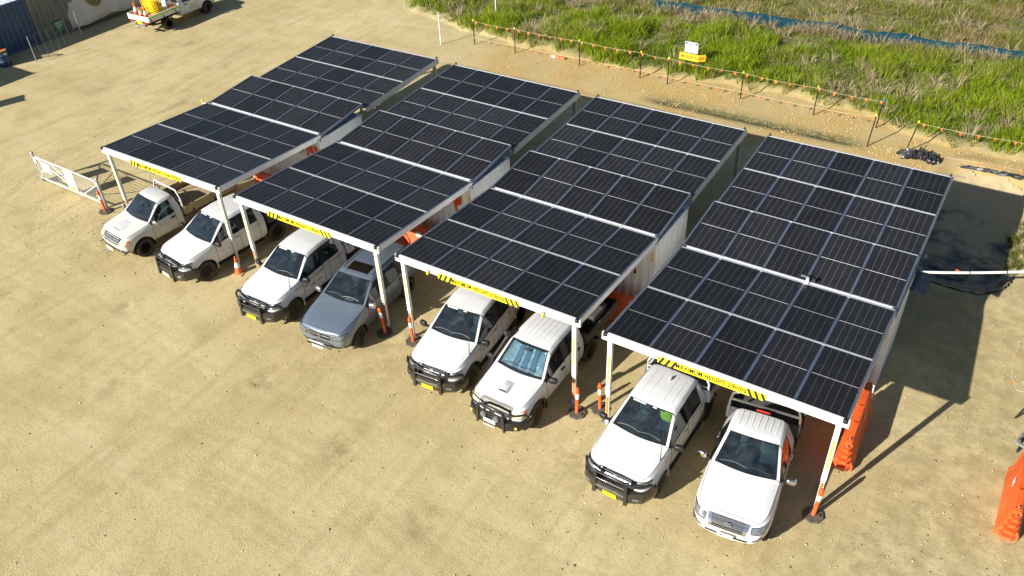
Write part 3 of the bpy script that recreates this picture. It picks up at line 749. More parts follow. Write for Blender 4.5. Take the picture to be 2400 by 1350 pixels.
def x3(R, zf, zh, zm, ct_):
    for x in (1.15, 5.0):
        c = MB().lathe([(.0, -.02), (.055, -.02), (.06, 0), (.055, .02), (0, .02)], 12, (x, -.085, zf-.20), 'x').build('caster_wheel', M_YEL, R, 40)
        MB().box((x, -.065, zf-.13), (.07, .05, .10)).build('caster_fork', M_GALV, c)
carport(-6.901, .179, 0, -.078, 'third solar carport from the left with two yellow castors on its front beam', 3, x3)
def x4(R, zf, zh, zm, ct_):
    s = MB().lathe([(.05, 0), (.05, .09), (.035, .10), (.035, .16), (0, .17)], 12, (4.02-.35, Y1-.05, zm-.01)).build('weather_sensor', M_PVC, R, 40)
    MB().box((3.58, Y1-.02, zm+.17), (.22, .07, .02)).build('sensor_arm', M_GALV, s)
    MB().box((3.82, Y1+.03, zm+.10), (.09, .09, .12)).build('sensor_box', M_BLACKPL, s)
    for y in (6.45, 7.0):
        p = MB().box((6.33, y, 2.74), (.42, .52, .025), Matrix.Rotation(radians(8), 3, 'Y')).build('small_solar_panel', M_CELLS2, R)
        MB().bar((6.08, y, 2.66), (6.5, y, 2.70), .03, .03).build('panel_bracket', M_GALV, p)
M_CELLS2 = mat('small_panel_cells', (.012, .014, .022), .25, var=.3, vscale=6)
carport(0, 0, 0, 0, 'nearest right-hand solar carport with a small sensor mast on its panels', 0, x4)

# ------------------------------------------------------------------ vehicles
def lerp(a, b, t): return a+(b-a)*t
def cage_ute(cab='double', roof=1.80, width=.925, hood=1.165, nose=-.86, cowl=.48, wst=1.19, belt=1.17, slope=.0, noseh=1.0, noser=1.0):
    """stations front -> back; each station is a list of 9 (x, y, z), rows from underside centre to top centre"""
    S = []; k = width/.925; dh = hood-1.165; dr = roof-1.80; dn = noseh-1.0
    def st(y, zb, ws, wm, wb, zb2, wr, zr, wi, zi, zc, off=(0, 0, 0, 0), zm=.74):
        S.append([(0, y, zb), (ws*.8*k, y, zb), (ws*k, y, zb+.07), (wm*k, y, zm), (lerp(wm, wb, .35)*k, y, lerp(zm, zb2, .62)),
                  (wb*k, y+off[0], zb2), (wr*k, y+off[1], zr), (wi*k, y+off[2], zi), (0, y+off[3], zc)])
    r = noser
    st(nose+.07, .42, .62*r, .70*r, .66*r, .86+dn, .60*r, .95+dn, .44*r, .985+dn, 1.0+dn, (.10, .19, .17, .13), .66)
    st(nose+.17, .36, .78*r, .845*r, .81*r, .91+dn, .74*r, 1.01+dn, .54*r, 1.045+dn, 1.06+dn, (.06, .12, .12, .09), .68)
    st(-.44, .36, .86, .915, .875, .975+dn*.6+dh*.4, .80, 1.07+dn*.6+dh*.4, .60, 1.118+dn*.6+dh*.4, 1.12+dn*.6+dh*.4)
    st(-.06, .38, .88, .925, .89, 1.03+dh*.8, .825, 1.115+dh*.9, .63, 1.168+dh, 1.165+dh)
    st(cowl-.20, .38, .88, .92, .885, 1.085+dh*.7, .83, 1.155+dh*.9, .69, 1.205+dh, 1.205+dh)
    st(cowl, .38, .88, .915, .88, belt-.03, .835, belt+.035, .765, 1.215+dh, 1.24+dh, (0, 0, .03, -.13))
    st(wst, .38, .88, .915, .87, belt, .675, 1.655+dr, .585, 1.745+dr, 1.785+dr, (0, -.03, .0, -.07))
    if cab == 'double':
        b0 = wst+.46; b1 = b0+.10; c0 = b1+.72; e = c0+.24
        st(b0, .38, .88, .915, .868, belt+.012, .675, 1.70+dr, .585, 1.785+dr, 1.818+dr)
        st(b1, .38, .88, .915, .868, belt+.015, .675, 1.70+dr, .585, 1.787+dr, 1.82+dr)
        st(c0, .38, .88, .91, .862, belt+.03, .665, 1.69+dr, .57, 1.77+dr, 1.80+dr)
        st(e, .40, .86, .895, .845, belt+.03, .645, 1.64+dr, .55, 1.72+dr, 1.745+dr, (0, -.06, -.09, -.09))
        info = dict(C=5, T=6, wins=[(5, 7), (8, 9)], doors=[(5, 7), (8, 9)], bp=[(7, 8)], rear=e)
    else:
        b0 = wst+.42; e = b0+{'single': .24, 'single2': .30, 'king': .50}[cab]
        st(b0, .38, .88, .915, .868, belt+.012, .675, 1.695+dr, .585, 1.775+dr, 1.805+dr)
        st(e, .40, .86, .895, .845, belt+.02, .645, 1.64+dr, .55, 1.72+dr, 1.745+dr, (0, -.06, -.09, -.09))
        info = dict(C=5, T=6, wins=[(5, 7)], doors=[(5, 7)], bp=[], rear=e)
    return S, info
def cage_suv():
    S = []
    def st(y, zb, ws, wm, wb, zb2, wr, zr, wi, zi, zc, off=(0, 0, 0, 0), zm=.70):
        S.append([(0, y, zb), (ws*.8, y, zb), (ws, y, zb+.07), (wm, y, zm), (lerp(wm, wb, .35), y, lerp(zm, zb2, .62)),
                  (wb, y+off[0], zb2), (wr, y+off[1], zr), (wi, y+off[2], zi), (0, y+off[3], zc)])
    st(-.84, .36, .60, .70, .68, .74, .58, .82, .40, .87, .885, (0.0, .03, .0, -.02), .58)
    st(-.74, .30, .77, .85, .82, .80, .72, .90, .50, .945, .955, (0, .02, .0, -.03), .60)
    st(-.46, .30, .85, .92, .89, .90, .80, .995, .58, 1.03, 1.04)
    st(.0, .32, .87, .925, .895, .99, .83, 1.07, .64, 1.105, 1.115)
    st(.30, .32, .87, .92, .89, 1.03, .84, 1.11, .72, 1.15, 1.165)
    st(.46, .32, .87, .92, .885, 1.05, .84, 1.13, .78, 1.165, 1.195, (0, 0, .05, -.14))
    st(1.22, .32, .87, .92, .88, 1.09, .69, 1.56, .60, 1.635, 1.675, (0, -.03, .0, -.08))
    st(1.60, .32, .87, .92, .878, 1.10, .69, 1.60, .60, 1.68, 1.715)
    st(1.69, .32, .87, .92, .878, 1.105, .69, 1.605, .60, 1.685, 1.72)
    st(2.42, .32, .87, .92, .875, 1.13, .68, 1.60, .59, 1.68, 1.715)
    st(2.52, .32, .87, .92, .875, 1.135, .68, 1.598, .59, 1.678, 1.712)
    st(3.05, .36, .86, .91, .865, 1.17, .65, 1.565, .565, 1.645, 1.68)
    st(3.50, .40, .82, .88, .83, 1.17, .61, 1.48, .52, 1.585, 1.61, (0, -.12, -.20, -.20))
    return S, dict(C=5, T=6, wins=[(5, 7), (8, 9), (10, 11)], doors=[(5, 7), (8, 9)], bp=[(7, 8), (9, 10)], rear=3.5)
def chunk_bounds(faces):
    cnt = {}
    for f in faces:
        n = len(f)
        for i in range(n):
            e = (f[i], f[(i+1) % n]); k = (min(e), max(e)); cnt[k] = cnt.get(k, 0)+1
    return [k for k, c in cnt.items() if c == 1]
def edge_tubes(co, edges, r):
    g = MB()
    for a, b in edges:
        A, B = Vector(co[a]), Vector(co[b]); d = B-A
        if d.length < 1e-5: continue
        d.normalize(); x = d.cross(Vector((.31, .55, .77))).normalized(); y = d.cross(x); A = A-d*r*.5; B = B+d*r*.5
        p = [A+x*r, A+y*r, A-x*r, A-y*r, B+x*r, B+y*r, B-x*r, B-y*r]
        g.add(p, [(0, 1, 5, 4), (1, 2, 6, 5), (2, 3, 7, 6), (3, 0, 4, 7)])
    return g
class Car: pass
def car_body(R, S, info, paintm, axles, ar=.43, az=.40, glass=M_GLASS, glassd=M_GLASSD, roofm=None):
    """one subdivided skin split into body, bonnet, roof, doors and panes"""
    C, T = info['C'], info['T']; ns = len(S)
    ids = {}; verts = []
    for s in range(ns):
        for r in range(9):
            x, y, z = S[s][r]
            ids[s, r, 1] = len(verts); verts.append((x, y, z))
            if r in (0, 8): ids[s, r, -1] = ids[s, r, 1]
            else: ids[s, r, -1] = len(verts); verts.append((-x, y, z))
    parts = ['body', 'bonnet', 'roof', 'windscreen', 'rear_window']; faces = []; fm = []
    def pid(n):
        if n not in parts: parts.append(n)
        return parts.index(n)
    for s in range(ns-1):
        for r in range(8):
            for sd in (1, -1):
                q = [ids[s, r, sd], ids[s+1, r, sd], ids[s+1, r+1, sd], ids[s, r+1, sd]]
                faces.append(q if sd == 1 else q[::-1]); n = 'body'
                if r in (6, 7):
                    if s < C and s >= 1: n = 'bonnet'
                    elif C <= s < T: n = 'windscreen' if r == 7 else 'body'
                    elif s >= T: n = 'roof'
                if r == 5:
                    for i, (a, b) in enumerate(info['wins']):
                        if a <= s < b: n = 'side_window|%d|%d' % (i, sd)
                    for a, b in info['bp']:
                        if a <= s < b: n = 'pillar|0|%d' % sd
                if r in (2, 3, 4):
                    for i, (a, b) in enumerate(info['doors']):
                        if a <= s < b: n = 'door|%d|%d' % (i, sd)
                fm.append(pid(n))
    for s, rev in ((0, True), (ns-1, False)):
        for r in range(8):
            if r == 0: q = [ids[s, 0, 1], ids[s, 1, 1], ids[s, 1, -1]]
            elif r == 7: q = [ids[s, 7, 1], ids[s, 8, 1], ids[s, 7, -1]]
            else: q = [ids[s, r, 1], ids[s, r+1, 1], ids[s, r+1, -1], ids[s, r, -1]]
            faces.append(q); fm.append(pid('rear_window' if (s and r == 5) else 'body'))
    me = bpy.data.meshes.new('cage'); me.from_pydata(verts, [], faces)
    for p in parts: me.materials.append(None)
    me.polygons.foreach_set('material_index', fm)
    bm = bmesh.new(); bm.from_mesh(me); bmesh.ops.recalc_face_normals(bm, faces=bm.faces)
    cl = bm.edges.layers.float.new('crease_edge'); bm.verts.ensure_lookup_table()
    loc = {v: k for k, v in ids.items()}
    for e in bm.edges:
        a, b = loc[e.verts[0].index], loc[e.verts[1].index]
        if a[1] == b[1] and a[1] in (5,) and min(a[0], b[0]) >= C: e[cl] = .55          # belt line
        if a[1] == b[1] and a[1] in (6, 7) and min(a[0], b[0]) >= C: e[cl] = .5           # pillars, roof edge
        if a[1] == b[1] and a[1] in (6, 7) and min(a[0], b[0]) < C: e[cl] = .5 if a[1] == 6 else .35                # bonnet edge
        if a[0] == b[0] == C and min(a[1], b[1]) >= 6: e[cl] = .7                         # cowl
        if a[0] == b[0] == T and min(a[1], b[1]) >= 5: e[cl] = .35
        if a[0] == b[0] == ns-1: e[cl] = .5
        if a[0] == b[0] == 1 and min(a[1], b[1]) >= 6: e[cl] = .35
        if a[1] == b[1] == 2: e[cl] = .4
    bm.to_mesh(me); bm.free()
    o = bpy.data.objects.new('cage', me); COL.objects.link(o)
    md = o.modifiers.new('sub', 'SUBSURF'); md.levels = 3; md.render_levels = 3
    dg = bpy.context.evaluated_depsgraph_get(); dg.update()
    m2 = bpy.data.meshes.new_from_object(o.evaluated_get(dg))
    nv = len(m2.vertices); co = np.empty(nv*3); m2.vertices.foreach_get('co', co); co = co.reshape(-1, 3)
    nf = len(m2.polygons); mi = np.empty(nf, int); m2.polygons.foreach_get('material_index', mi)
    lv = np.empty(len(m2.loops), int); m2.loops.foreach_get('vertex_index', lv)
    F = lv.reshape(-1, 4)
    bpy.data.objects.remove(o); bpy.data.meshes.remove(m2)
    keep = np.ones(nf, bool)
    for ya in axles:
        d = np.hypot(co[:, 1]-ya, co[:, 2]-az); ins = (d < ar) & (np.abs(co[:, 0]) > .5)
        keep &= ~ins[F].all(1)
        mv = ins & (d > 1e-6)
        sc_ = (ar/np.maximum(d, 1e-6))[mv]
        co[mv, 1] = ya+(co[mv, 1]-ya)*sc_; co[mv, 2] = az+(co[mv, 2]-az)*sc_
    F = F[keep]; mi = mi[keep]
    car = Car(); car.R = R; car.bvh = BVHTree.FromPolygons([Vector(c) for c in co], [tuple(f) for f in F]); car.objs = {}
    for p, n in enumerate(parts):
        sel = F[mi == p]
        if not len(sel): continue
        u, inv = np.unique(sel, return_inverse=True); ff = inv.reshape(-1, 4)
        nm = n.split('|')[0]
        mt = paintm
        if nm in ('windscreen', 'rear_window'): mt = glass
        elif nm == 'side_window': mt = glassd
        elif nm == 'pillar': mt = M_BLACKPL
        elif nm == 'roof' and roofm: mt = roofm
        me = raw_mesh(nm, co[u], ff, None, mt, True)
        o = from_mesh(nm, me, R); car.objs[n] = o
        if nm in ('windscreen', 'rear_window', 'side_window'): edge_tubes(co[u], chunk_bounds(ff.tolist()), .011).build('window_seal', M_RUB, o)
        elif nm in ('door', 'bonnet', 'roof'): edge_tubes(co[u], chunk_bounds(ff.tolist()), .0075).build('panel_gap', M_GAP, o)
    # wheel wells
    for ya in axles:
        for s in (-1, 1):
            P = []
            for q in range(13):
                t = -.35+(pi+.7)*q/12; P.append([(s*x, ya+(ar+.004)*cos(t), az+(ar+.004)*sin(t)) for x in (.50, .86)])
            MB().grid(P).build('wheel_well', M_CHAS, R)
            MB().lathe([(0.0, 0), (ar+.01, 0)], 20, (s*.5, ya, az), 'x').build('wheel_well', M_CHAS, R)
    return car
def cast(car, p, d):
    d = Vector(d).normalized(); p = Vector(p)
    h = car.bvh.ray_cast(p-d*2.5, d)
    return (h[0], h[1] if h[1].dot(d) < 0 else -h[1]) if h[0] is not None else (p, -d)
def skin_quad(car, pts, d, nu, nv, mt, name, parent, off=.004, smooth=True, up=None):
    """bilinear quad pts (4 corners) pressed onto the skin along d"""
    a, b, c, e = [Vector(p) for p in pts]; P = []
    for j in range(nv+1):
        row = []
        for i in range(nu+1):
            u, v = i/nu, j/nv; q = (a*(1-u)+b*u)*(1-v)+(e*(1-u)+c*u)*v
            h, n = cast(car, q, d); row.append(h+n*off)
        P.append(row)
    o = MB().grid(P).build(name, mt, parent, 60 if smooth else None)
    if name in ('headlight', 'grille'):
        ring = P[0]+[r[-1] for r in P[1:]]+P[-1][-2::-1]+[r[0] for r in P[-2:0:-1]]
        MB().tube(ring, .009, 5, True).build('surround', M_GAP, o, 60)
    return o
def skin_text(car, body, size, o, ux, uy, d, mt, parent, bold=.01, fit=None, off=.006):
    v, f = text_geo(body, size, bold)
    if fit:
        wd = max(a for a, b in v)-min(a for a, b in v); v = [(a*fit/wd, b) for a, b in v]
    o, ux, uy = Vector(o), Vector(ux), Vector(uy); V = []
    for a, b in v:
        h, n = cast(car, o+ux*a+uy*b, d); V.append(tuple(h+n*off))
    me = bpy.data.meshes.new('lettering'); me.from_pydata(V, [], f); me.materials.append(mt); return from_mesh('lettering', me, parent)
_wm = {}
def wheel(R, x, y, r, style, wd=.25, yawd=0):
    s = 1 if x > 0 else -1; key = (round(r, 3), style, wd)
    if key not in _wm:
        t = MB(); h = wd/2; rr = r*.60
        prof = [(rr, -h*.86), (rr+.02, -h*.95), (r*.86, -h), (r*.965, -h*.90), (r, -h*.70), (r-.004, -h*.2), (r, 0), (r-.004, h*.2), (r, h*.70), (r*.965, h*.90), (r*.86, h), (rr+.02, h*.95), (rr, h*.86)]
        t.lathe(prof, 48, (0, 0, 0), 'x', ({3, 4, 8, 9}, .012, 1))
        rim = MB(); rim.lathe([(rr, h*.86), (rr-.012, h*.84), (rr-.035, h*.35), (.0, h*.30)], 32, (0, 0, 0), 'x')
        sp = MB()
        if style in ('black', 'blackgold', 'silver'):
            n = 6
            for k in range(n):
                a = 2*pi*k/n; c_, s_ = cos(a), sin(a)
                q = []
                for rad, wq, hx in ((.04, .05, h*.62), (rr-.012, .035, h*.78)):
                    for e in (-1, 1): q.append((hx, c_*rad-s_*wq*e, s_*rad+c_*wq*e))
                qb = [(h*.32, p[1], p[2]) for p in q]
                sp.hexa([qb[0], qb[1], qb[3], qb[2], q[0], q[1], q[3], q[2]])
            sp.lathe([(.075, h*.3), (.075, h*.66), (.05, h*.72), (0, h*.72)], 14, (0, 0, 0), 'x')
        else:
            sp.lathe([(rr-.03, h*.36), (rr-.06, h*.60), (rr*.55, h*.52), (.07, h*.62), (.06, h*.80), (0, h*.82)], 28, (0, 0, 0), 'x')
        ho = MB()
        if style in ('steel', 'gold'):
            for k in range(10):
                a = 2*pi*k/10; ho.lathe([(.022, h*.55), (.022, h*.585), (0, h*.585)], 8, (0, cos(a)*rr*.74, sin(a)*rr*.74), 'x')
        for k in range(6):
            a = 2*pi*(k+.5)/6; ho.lathe([(.010, h*.60), (.010, h*.74), (0, h*.74)], 6, (0, cos(a)*.055, sin(a)*.055), 'x')
        rm = {'black': M_RIMB, 'blackgold': M_RIMB, 'silver': M_RIMS, 'steel': M_STEELR, 'gold': M_RIMG}[style]
        hm = {'black': M_RIMS, 'blackgold': M_RIMG, 'silver': M_CHAS, 'steel': M_CHAS, 'gold': M_CHAS}[style]
        _wm[key] = (t.mesh('tyre', M_TYRE, 50), rim.mesh('rim', M_CHAS if style in ('black', 'blackgold', 'silver') else rm, 40), sp.mesh('wheel_centre', rm, 40), ho.mesh('wheel_nuts', hm, 40))
    t, rim, sp, ho = _wm[key]
    rot = (0, 0, (0 if s > 0 else pi)+radians(yawd))
    wo = from_mesh('wheel', t, R, (x, y, r-.012), rot)
    from_mesh('rim', rim, wo); from_mesh('wheel_centre', sp, wo); from_mesh('wheel_nuts', ho, wo)
def interior(car, info, S, seatm=M_SEAT, rows=1, rhd=True, vest=False):
    R = car.R; cy = S[info['C']][5][1]; re = info['rear']; wy = S[info['T']][5][1]; zb = S[info['C']][5][2]
    MB().b2((-.80, cy-.10, zb-.28), (.80, re-.06, zb-.26)).build('cabin_floor', M_INT, R)
    MB().hexa([(-.76, cy-.12, zb-.26), (.76, cy-.12, zb-.26), (.76, cy+.48, zb-.26), (-.76, cy+.48, zb-.26), (-.74, cy-.10, zb+.01), (.74, cy-.10, zb+.01), (.74, cy+.40, zb+.03), (-.74, cy+.40, zb+.03)]).build('dashboard', M_INT, R, bevel=.03)
    MB().box((0, cy+.62, zb-.10), (.22, .5, .22)).build('console', M_INT, R, bevel=.02)
    ring = [(-.38+.19*cos(t), cy+.56+.19*sin(t)*.35, zb+.07+.19*sin(t)*.94) for t in np.linspace(0, 2*pi, 20, endpoint=False)]
    MB().tube(ring, .016, 6, True).tube([(-.38, cy+.45, zb+.0), (-.38, cy+.56, zb+.07)], .03, 6).build('steering_wheel', M_BLACKPL, R, 40)
    for q in range(rows):
        sy = wy+.34+q*.86
        if sy+.15 > re-.1: sy = re-.28
        for x in ((-.38, .38) if q == 0 else (-.45, 0, .45)):
            tl = Matrix.Rotation(radians(-12), 3, 'X')
            s = MB().sell((x, sy, zb+.06), (.46, .16, .66), .45, R=tl).sell((x, sy-.24, zb-.18), (.48, .52, .16), .45).build('seat', seatm, R, 60)
            MB().sell((x, sy+.09, zb+.45), (.25, .10, .18), .6, R=tl).build('headrest', seatm, s, 60)
            if vest and q == 0 and x > 0: MB().sell((x, sy+.0, zb+.16), (.50, .26, .50), .6, R=tl).build('seat_cover', M_LIME, s, 60)
    MB().sell((0, wy-.18, S[info['T']][8][2]-.16), (.22, .03, .07), .4).build('mirror_inside', M_BLACKPL, R, 60)
def mirror(R, s, x, y, z, mt):
    o = MB().sell((s*(x+.13), y, z+.05), (.24, .13, .18), .55, R=Matrix.Rotation(s*radians(12), 3, 'Z')).build('mirror', mt, R, 60)
    MB().bar((s*(x-.06), y+.01, z-.02), (s*(x+.10), y, z-.0), .05, .05).build('mirror_arm', M_BLACKPL, o)
    MB().box((s*(x+.14), y+.062, z+.05), (.18, .01, .12), Matrix.Rotation(s*radians(12), 3, 'Z')).build('mirror_glass', M_CHROME, o)
def wipers(car, info, S):
    cy = S[info['C']][7][1]; c = S[info['C']]; t = S[info['T']]
    for x0, x1 in ((-.62, .02), (-.02, .58)):
        P = []
        for k in range(7):
            u = k/6; x = lerp(x0, x1, u); v = .10+.06*math.sin(u*pi)
            q = Vector((x, lerp(cy-.02, t[7][1], v), lerp(c[7][2], t[7][2], v)))
            h, n = cast(car, q, (0, .75, -.66)); P.append(h+n*.018)
        MB().tube(P, .009, 5).build('wiper', M_BLACKPL, car.R)
def handle(car, s, y, z, mt):
    h, n = cast(car, (s*.5, y, z), (-s, 0, 0)); MB().sell(h+n*.02, (.05, .20, .05), .5, nu=10, nv=6).build('door_handle', mt, car.R, 60)
def plate(R, y, z, txt, bg, x=0, tilt=0):
    p = MB().box((x, y, z), (.38, .012, .125)).build('number_plate', bg, R, bevel=.004)
    if txt: text_obj(txt, .10, M_BLK, p, (x, y-.009, z-.003), (1, 0, 0), (0, 0, 1), .012, fit=.31)
def sweep(path, z0, z1, d, taper=1.0):
    """bumper: upright section swept along a plan path (x, y); d is depth"""
    g = MB(); n = len(path); P = [Vector((a, b, 0)) for a, b in path]; rows = []
    for i in range(n):
        t = (P[min(i+1, n-1)]-P[max(i-1, 0)]).normalized(); o = Vector((t.y, -t.x, 0))
        if o.y > 0: o = -o
        a = P[i]; b = P[i]-o*d
        rows.append([(a.x, a.y, z0), (a.x+o.x*.02, a.y+o.y*.02, lerp(z0, z1, .5)), (a.x, a.y, z1), (b.x, b.y, z1), (b.x, b.y, z0), (a.x, a.y, z0)])
    g.grid(rows); g.f.append(tuple(range(0, 5))); k = len(g.v)-6; g.f.append(tuple(range(k, k+5))[::-1])
    return g
def bull_bar(R, yn, lightbar=False, tubes=True, style='a', mt=None):
    mt = mt or M_BAR; yn = yn+.05
    path = [(-.96, yn+.50), (-.93, yn+.30), (-.80, yn+.03), (-.50, yn-.13), (-.25, yn-.16), (.25, yn-.16), (.50, yn-.13), (.80, yn+.03), (.93, yn+.30), (.96, yn+.50)]
    b = sweep(path, .38, .73, .14).build('bull_bar', mt, R, 40, bevel=.012)
    z = .70
    for s in (-1, 1):
        MB().hexa([(s*.385, yn-.215, .34), (s*.485, yn-.215, .34), (s*.485, yn-.04, .34), (s*.385, yn-.04, .34), (s*.375, yn-.18, 1.00), (s*.46, yn-.18, 1.00), (s*.46, yn-.06, 1.03), (s*.375, yn-.06, 1.03)]).build('upright', mt, b, bevel=.01)
        MB().tube([(s*.42, yn-.12, .98), (s*.58, yn-.09, 1.0), (s*.76, yn+.03, .985), (s*.88, yn+.22, .95), (s*.92, yn+.30, .86), (s*.92, yn+.32, .68)], .034, 8).build('headlight_hoop', mt, b, 50)
        MB().box((s*.66, yn-.075, .55), (.16, .02, .06), Matrix.Rotation(s*radians(22), 3, 'Z')).build('bar_lamp', M_LENS, b)
    MB().tube([(-.44, yn-.13, .99), (-.40, yn-.13, 1.035), (0, yn-.14, 1.05), (.40, yn-.13, 1.035), (.44, yn-.13, .99)], .038, 8).build('top_tube', mt, b, 50)
    MB().tube([(-.44, yn-.15, .84), (0, yn-.16, .845), (.44, yn-.15, .84)], .028, 8).build('cross_tube', mt, b, 50)
    MB().b2((-.38, yn-.185, .575), (.38, yn-.165, .635)).build('light_bar' if lightbar else 'bumper_slot', M_LENS if lightbar else M_GAP, b)
    for s in (-1, 1): MB().sell((s*.43, yn-.11, 1.045), (.10, .08, .07), .7).build('bar_joint', mt, b, 60)
    return b
def roof_ribs(car, y0, y1, xs, mt, name='roof_rib'):
    for x in xs:
        P = []
        for k in range(9):
            y = lerp(y0, y1, k/8); h, n = cast(car, (x, y, 1.5), (0, 0, -1)); row = []
            for dx, up in ((-.022, -.004), (-.012, .009), (.012, .009), (.022, -.004)): row.append(Vector((x+dx, y, h.z+up)))
            P.append(row)
        MB().grid(P).build(name, mt, car.R, 60)
def scoop(car, y0, y1, hw, mt, up=.05):
    P = []
    for k in range(7):
        v = k/6; y = lerp(y0, y1, v); row = []
        for i in range(9):
            u = -1+2*i/8; h, n = cast(car, (u*hw*(1-.12*v), y, 1.0), (0, 0, -1))
            row.append(Vector((h.x, h.y, h.z+up*(1-abs(u)**4)*(1-v**2.2)+.003)))
        P.append(row)
    o = MB().grid(P).build('bonnet_scoop', mt, car.R, 70)
    f = MB(); rw = []
    for i in range(9):
        u = -1+2*i/8; h, n = cast(car, (u*hw*.92, y0, 1.0), (0, 0, -1)); rw.append(((h.x, y0-.002, h.z+.002), (h.x, y0-.002, h.z+up*.85*(1-abs(u)**4)+.002)))
    f.grid([[a for a, b in rw], [b for a, b in rw]]); f.build('scoop_mouth', M_GAP, o)
def flatbed(R, y0, y1, hw=.90, z=.92, sh=.25, side=M_WHITE, floor=M_TRAYG, head='frame', headm=None, ribs=False, plank=False, hh=1.78):
    headm = headm or side
    t = MB().b2((-hw+.03, y0, z-.05), (hw-.03, y1, z)).build('tray_floor', floor, R)
    if plank:
        n = 9; w_ = (2*hw-.10)/n
        for k in range(n): MB().b2((-hw+.05+k*w_+.004, y0+.03, z), (-hw+.05+(k+1)*w_-.004, y1-.03, z+.014)).build('plank', floor, t)
    for s in (-1, 1):
        b = MB().b2((s*hw-.02, y0, z-.06), (s*hw+.02, y1, z+sh)).build('side_board', side, R, bevel=.008)
        if ribs:
            for k in range(3): MB().b2((s*(hw+.02), y0+.3+k*(y1-y0-.5)/2, z-.05), (s*(hw+.035), y0+.36+k*(y1-y0-.5)/2, z+.07)).build('board_latch', M_CHAS, b)
        MB().b2((s*hw-.03, y0, z+sh), (s*hw+.03, y1, z+sh+.02)).build('board_cap', side, b)
    MB().b2((-hw, y1-.02, z-.06), (hw, y1+.02, z+sh)).build('tail_board', side, R, bevel=.008)
    MB().b2((-hw, y0-.03, z-.06), (hw, y0+.0, z+sh+.10)).build('front_board', side, R, bevel=.006)
    if head == 'frame':
        h = MB().tube([(-hw+.05, y0-.02, z+sh), (-hw+.05, y0-.02, hh-.30), (-hw+.22, y0-.02, hh), (hw-.22, y0-.02, hh), (hw-.05, y0-.02, hh-.30), (hw-.05, y0-.02, z+sh)], .030, 8).build('headboard', headm, R, 50)
        g = MB()
        for k in range(9): g.bar((-.56+k*.14, y0-.02, z+sh+.1), (-.56+k*.14, y0-.02, hh), .012, .012)
        g.bar((-hw+.06, y0-.02, 1.40), (hw-.06, y0-.02, 1.40), .03, .03).build('window_guard', headm, h)
    elif head == 'pipe':
        h = MB().tube([(-hw+.03, y0, z), (-hw+.05, y0-.05, hh-.42), (-hw+.11, y0-.10, hh-.12), (-hw+.28, y0-.13, hh), (0, y0-.15, hh+.02), (hw-.28, y0-.13, hh), (hw-.11, y0-.10, hh-.12), (hw-.05, y0-.05, hh-.42), (hw-.03, y0, z)], .034, 8).build('headboard', headm, R, 50)
        for x in (-.5, .5): MB().tube([(x, y0-.14, hh), (x, y0-.13, hh+.14)], .014, 6).build('upright_pin', headm, h)
        MB().bar((-hw+.08, y0-.06, hh-.36), (hw-.08, y0-.06, hh-.36), .04, .05).build('headboard_rail', headm, h)
    MB().b2((-.42, y0-.3, .50), (-.32, y1-.05, .62)).b2((.32, y0-.3, .50), (.42, y1-.05, .62)).b2((-.32, y1-.4, .52), (.32, y1-.3, .60)).build('chassis', M_CHAS, R)
    for s in (-1, 1): MB().b2((s*.5, y0+.2, z-.14), (s*(hw-.04), y1-.1, z-.062)).build('tray_bearer', M_CHAS, R)
def mudguards(R, ya, r, mt=M_BLACKPL):
    for s in (-1, 1):
        P = [[(s*x, ya+(r+.07)*cos(t), r+(r+.07)*sin(t)) for x in (.62, .90)] for t in np.linspace(.15, pi-.15, 10)]
        MB().grid(P).build('mudguard', mt, R, 60)
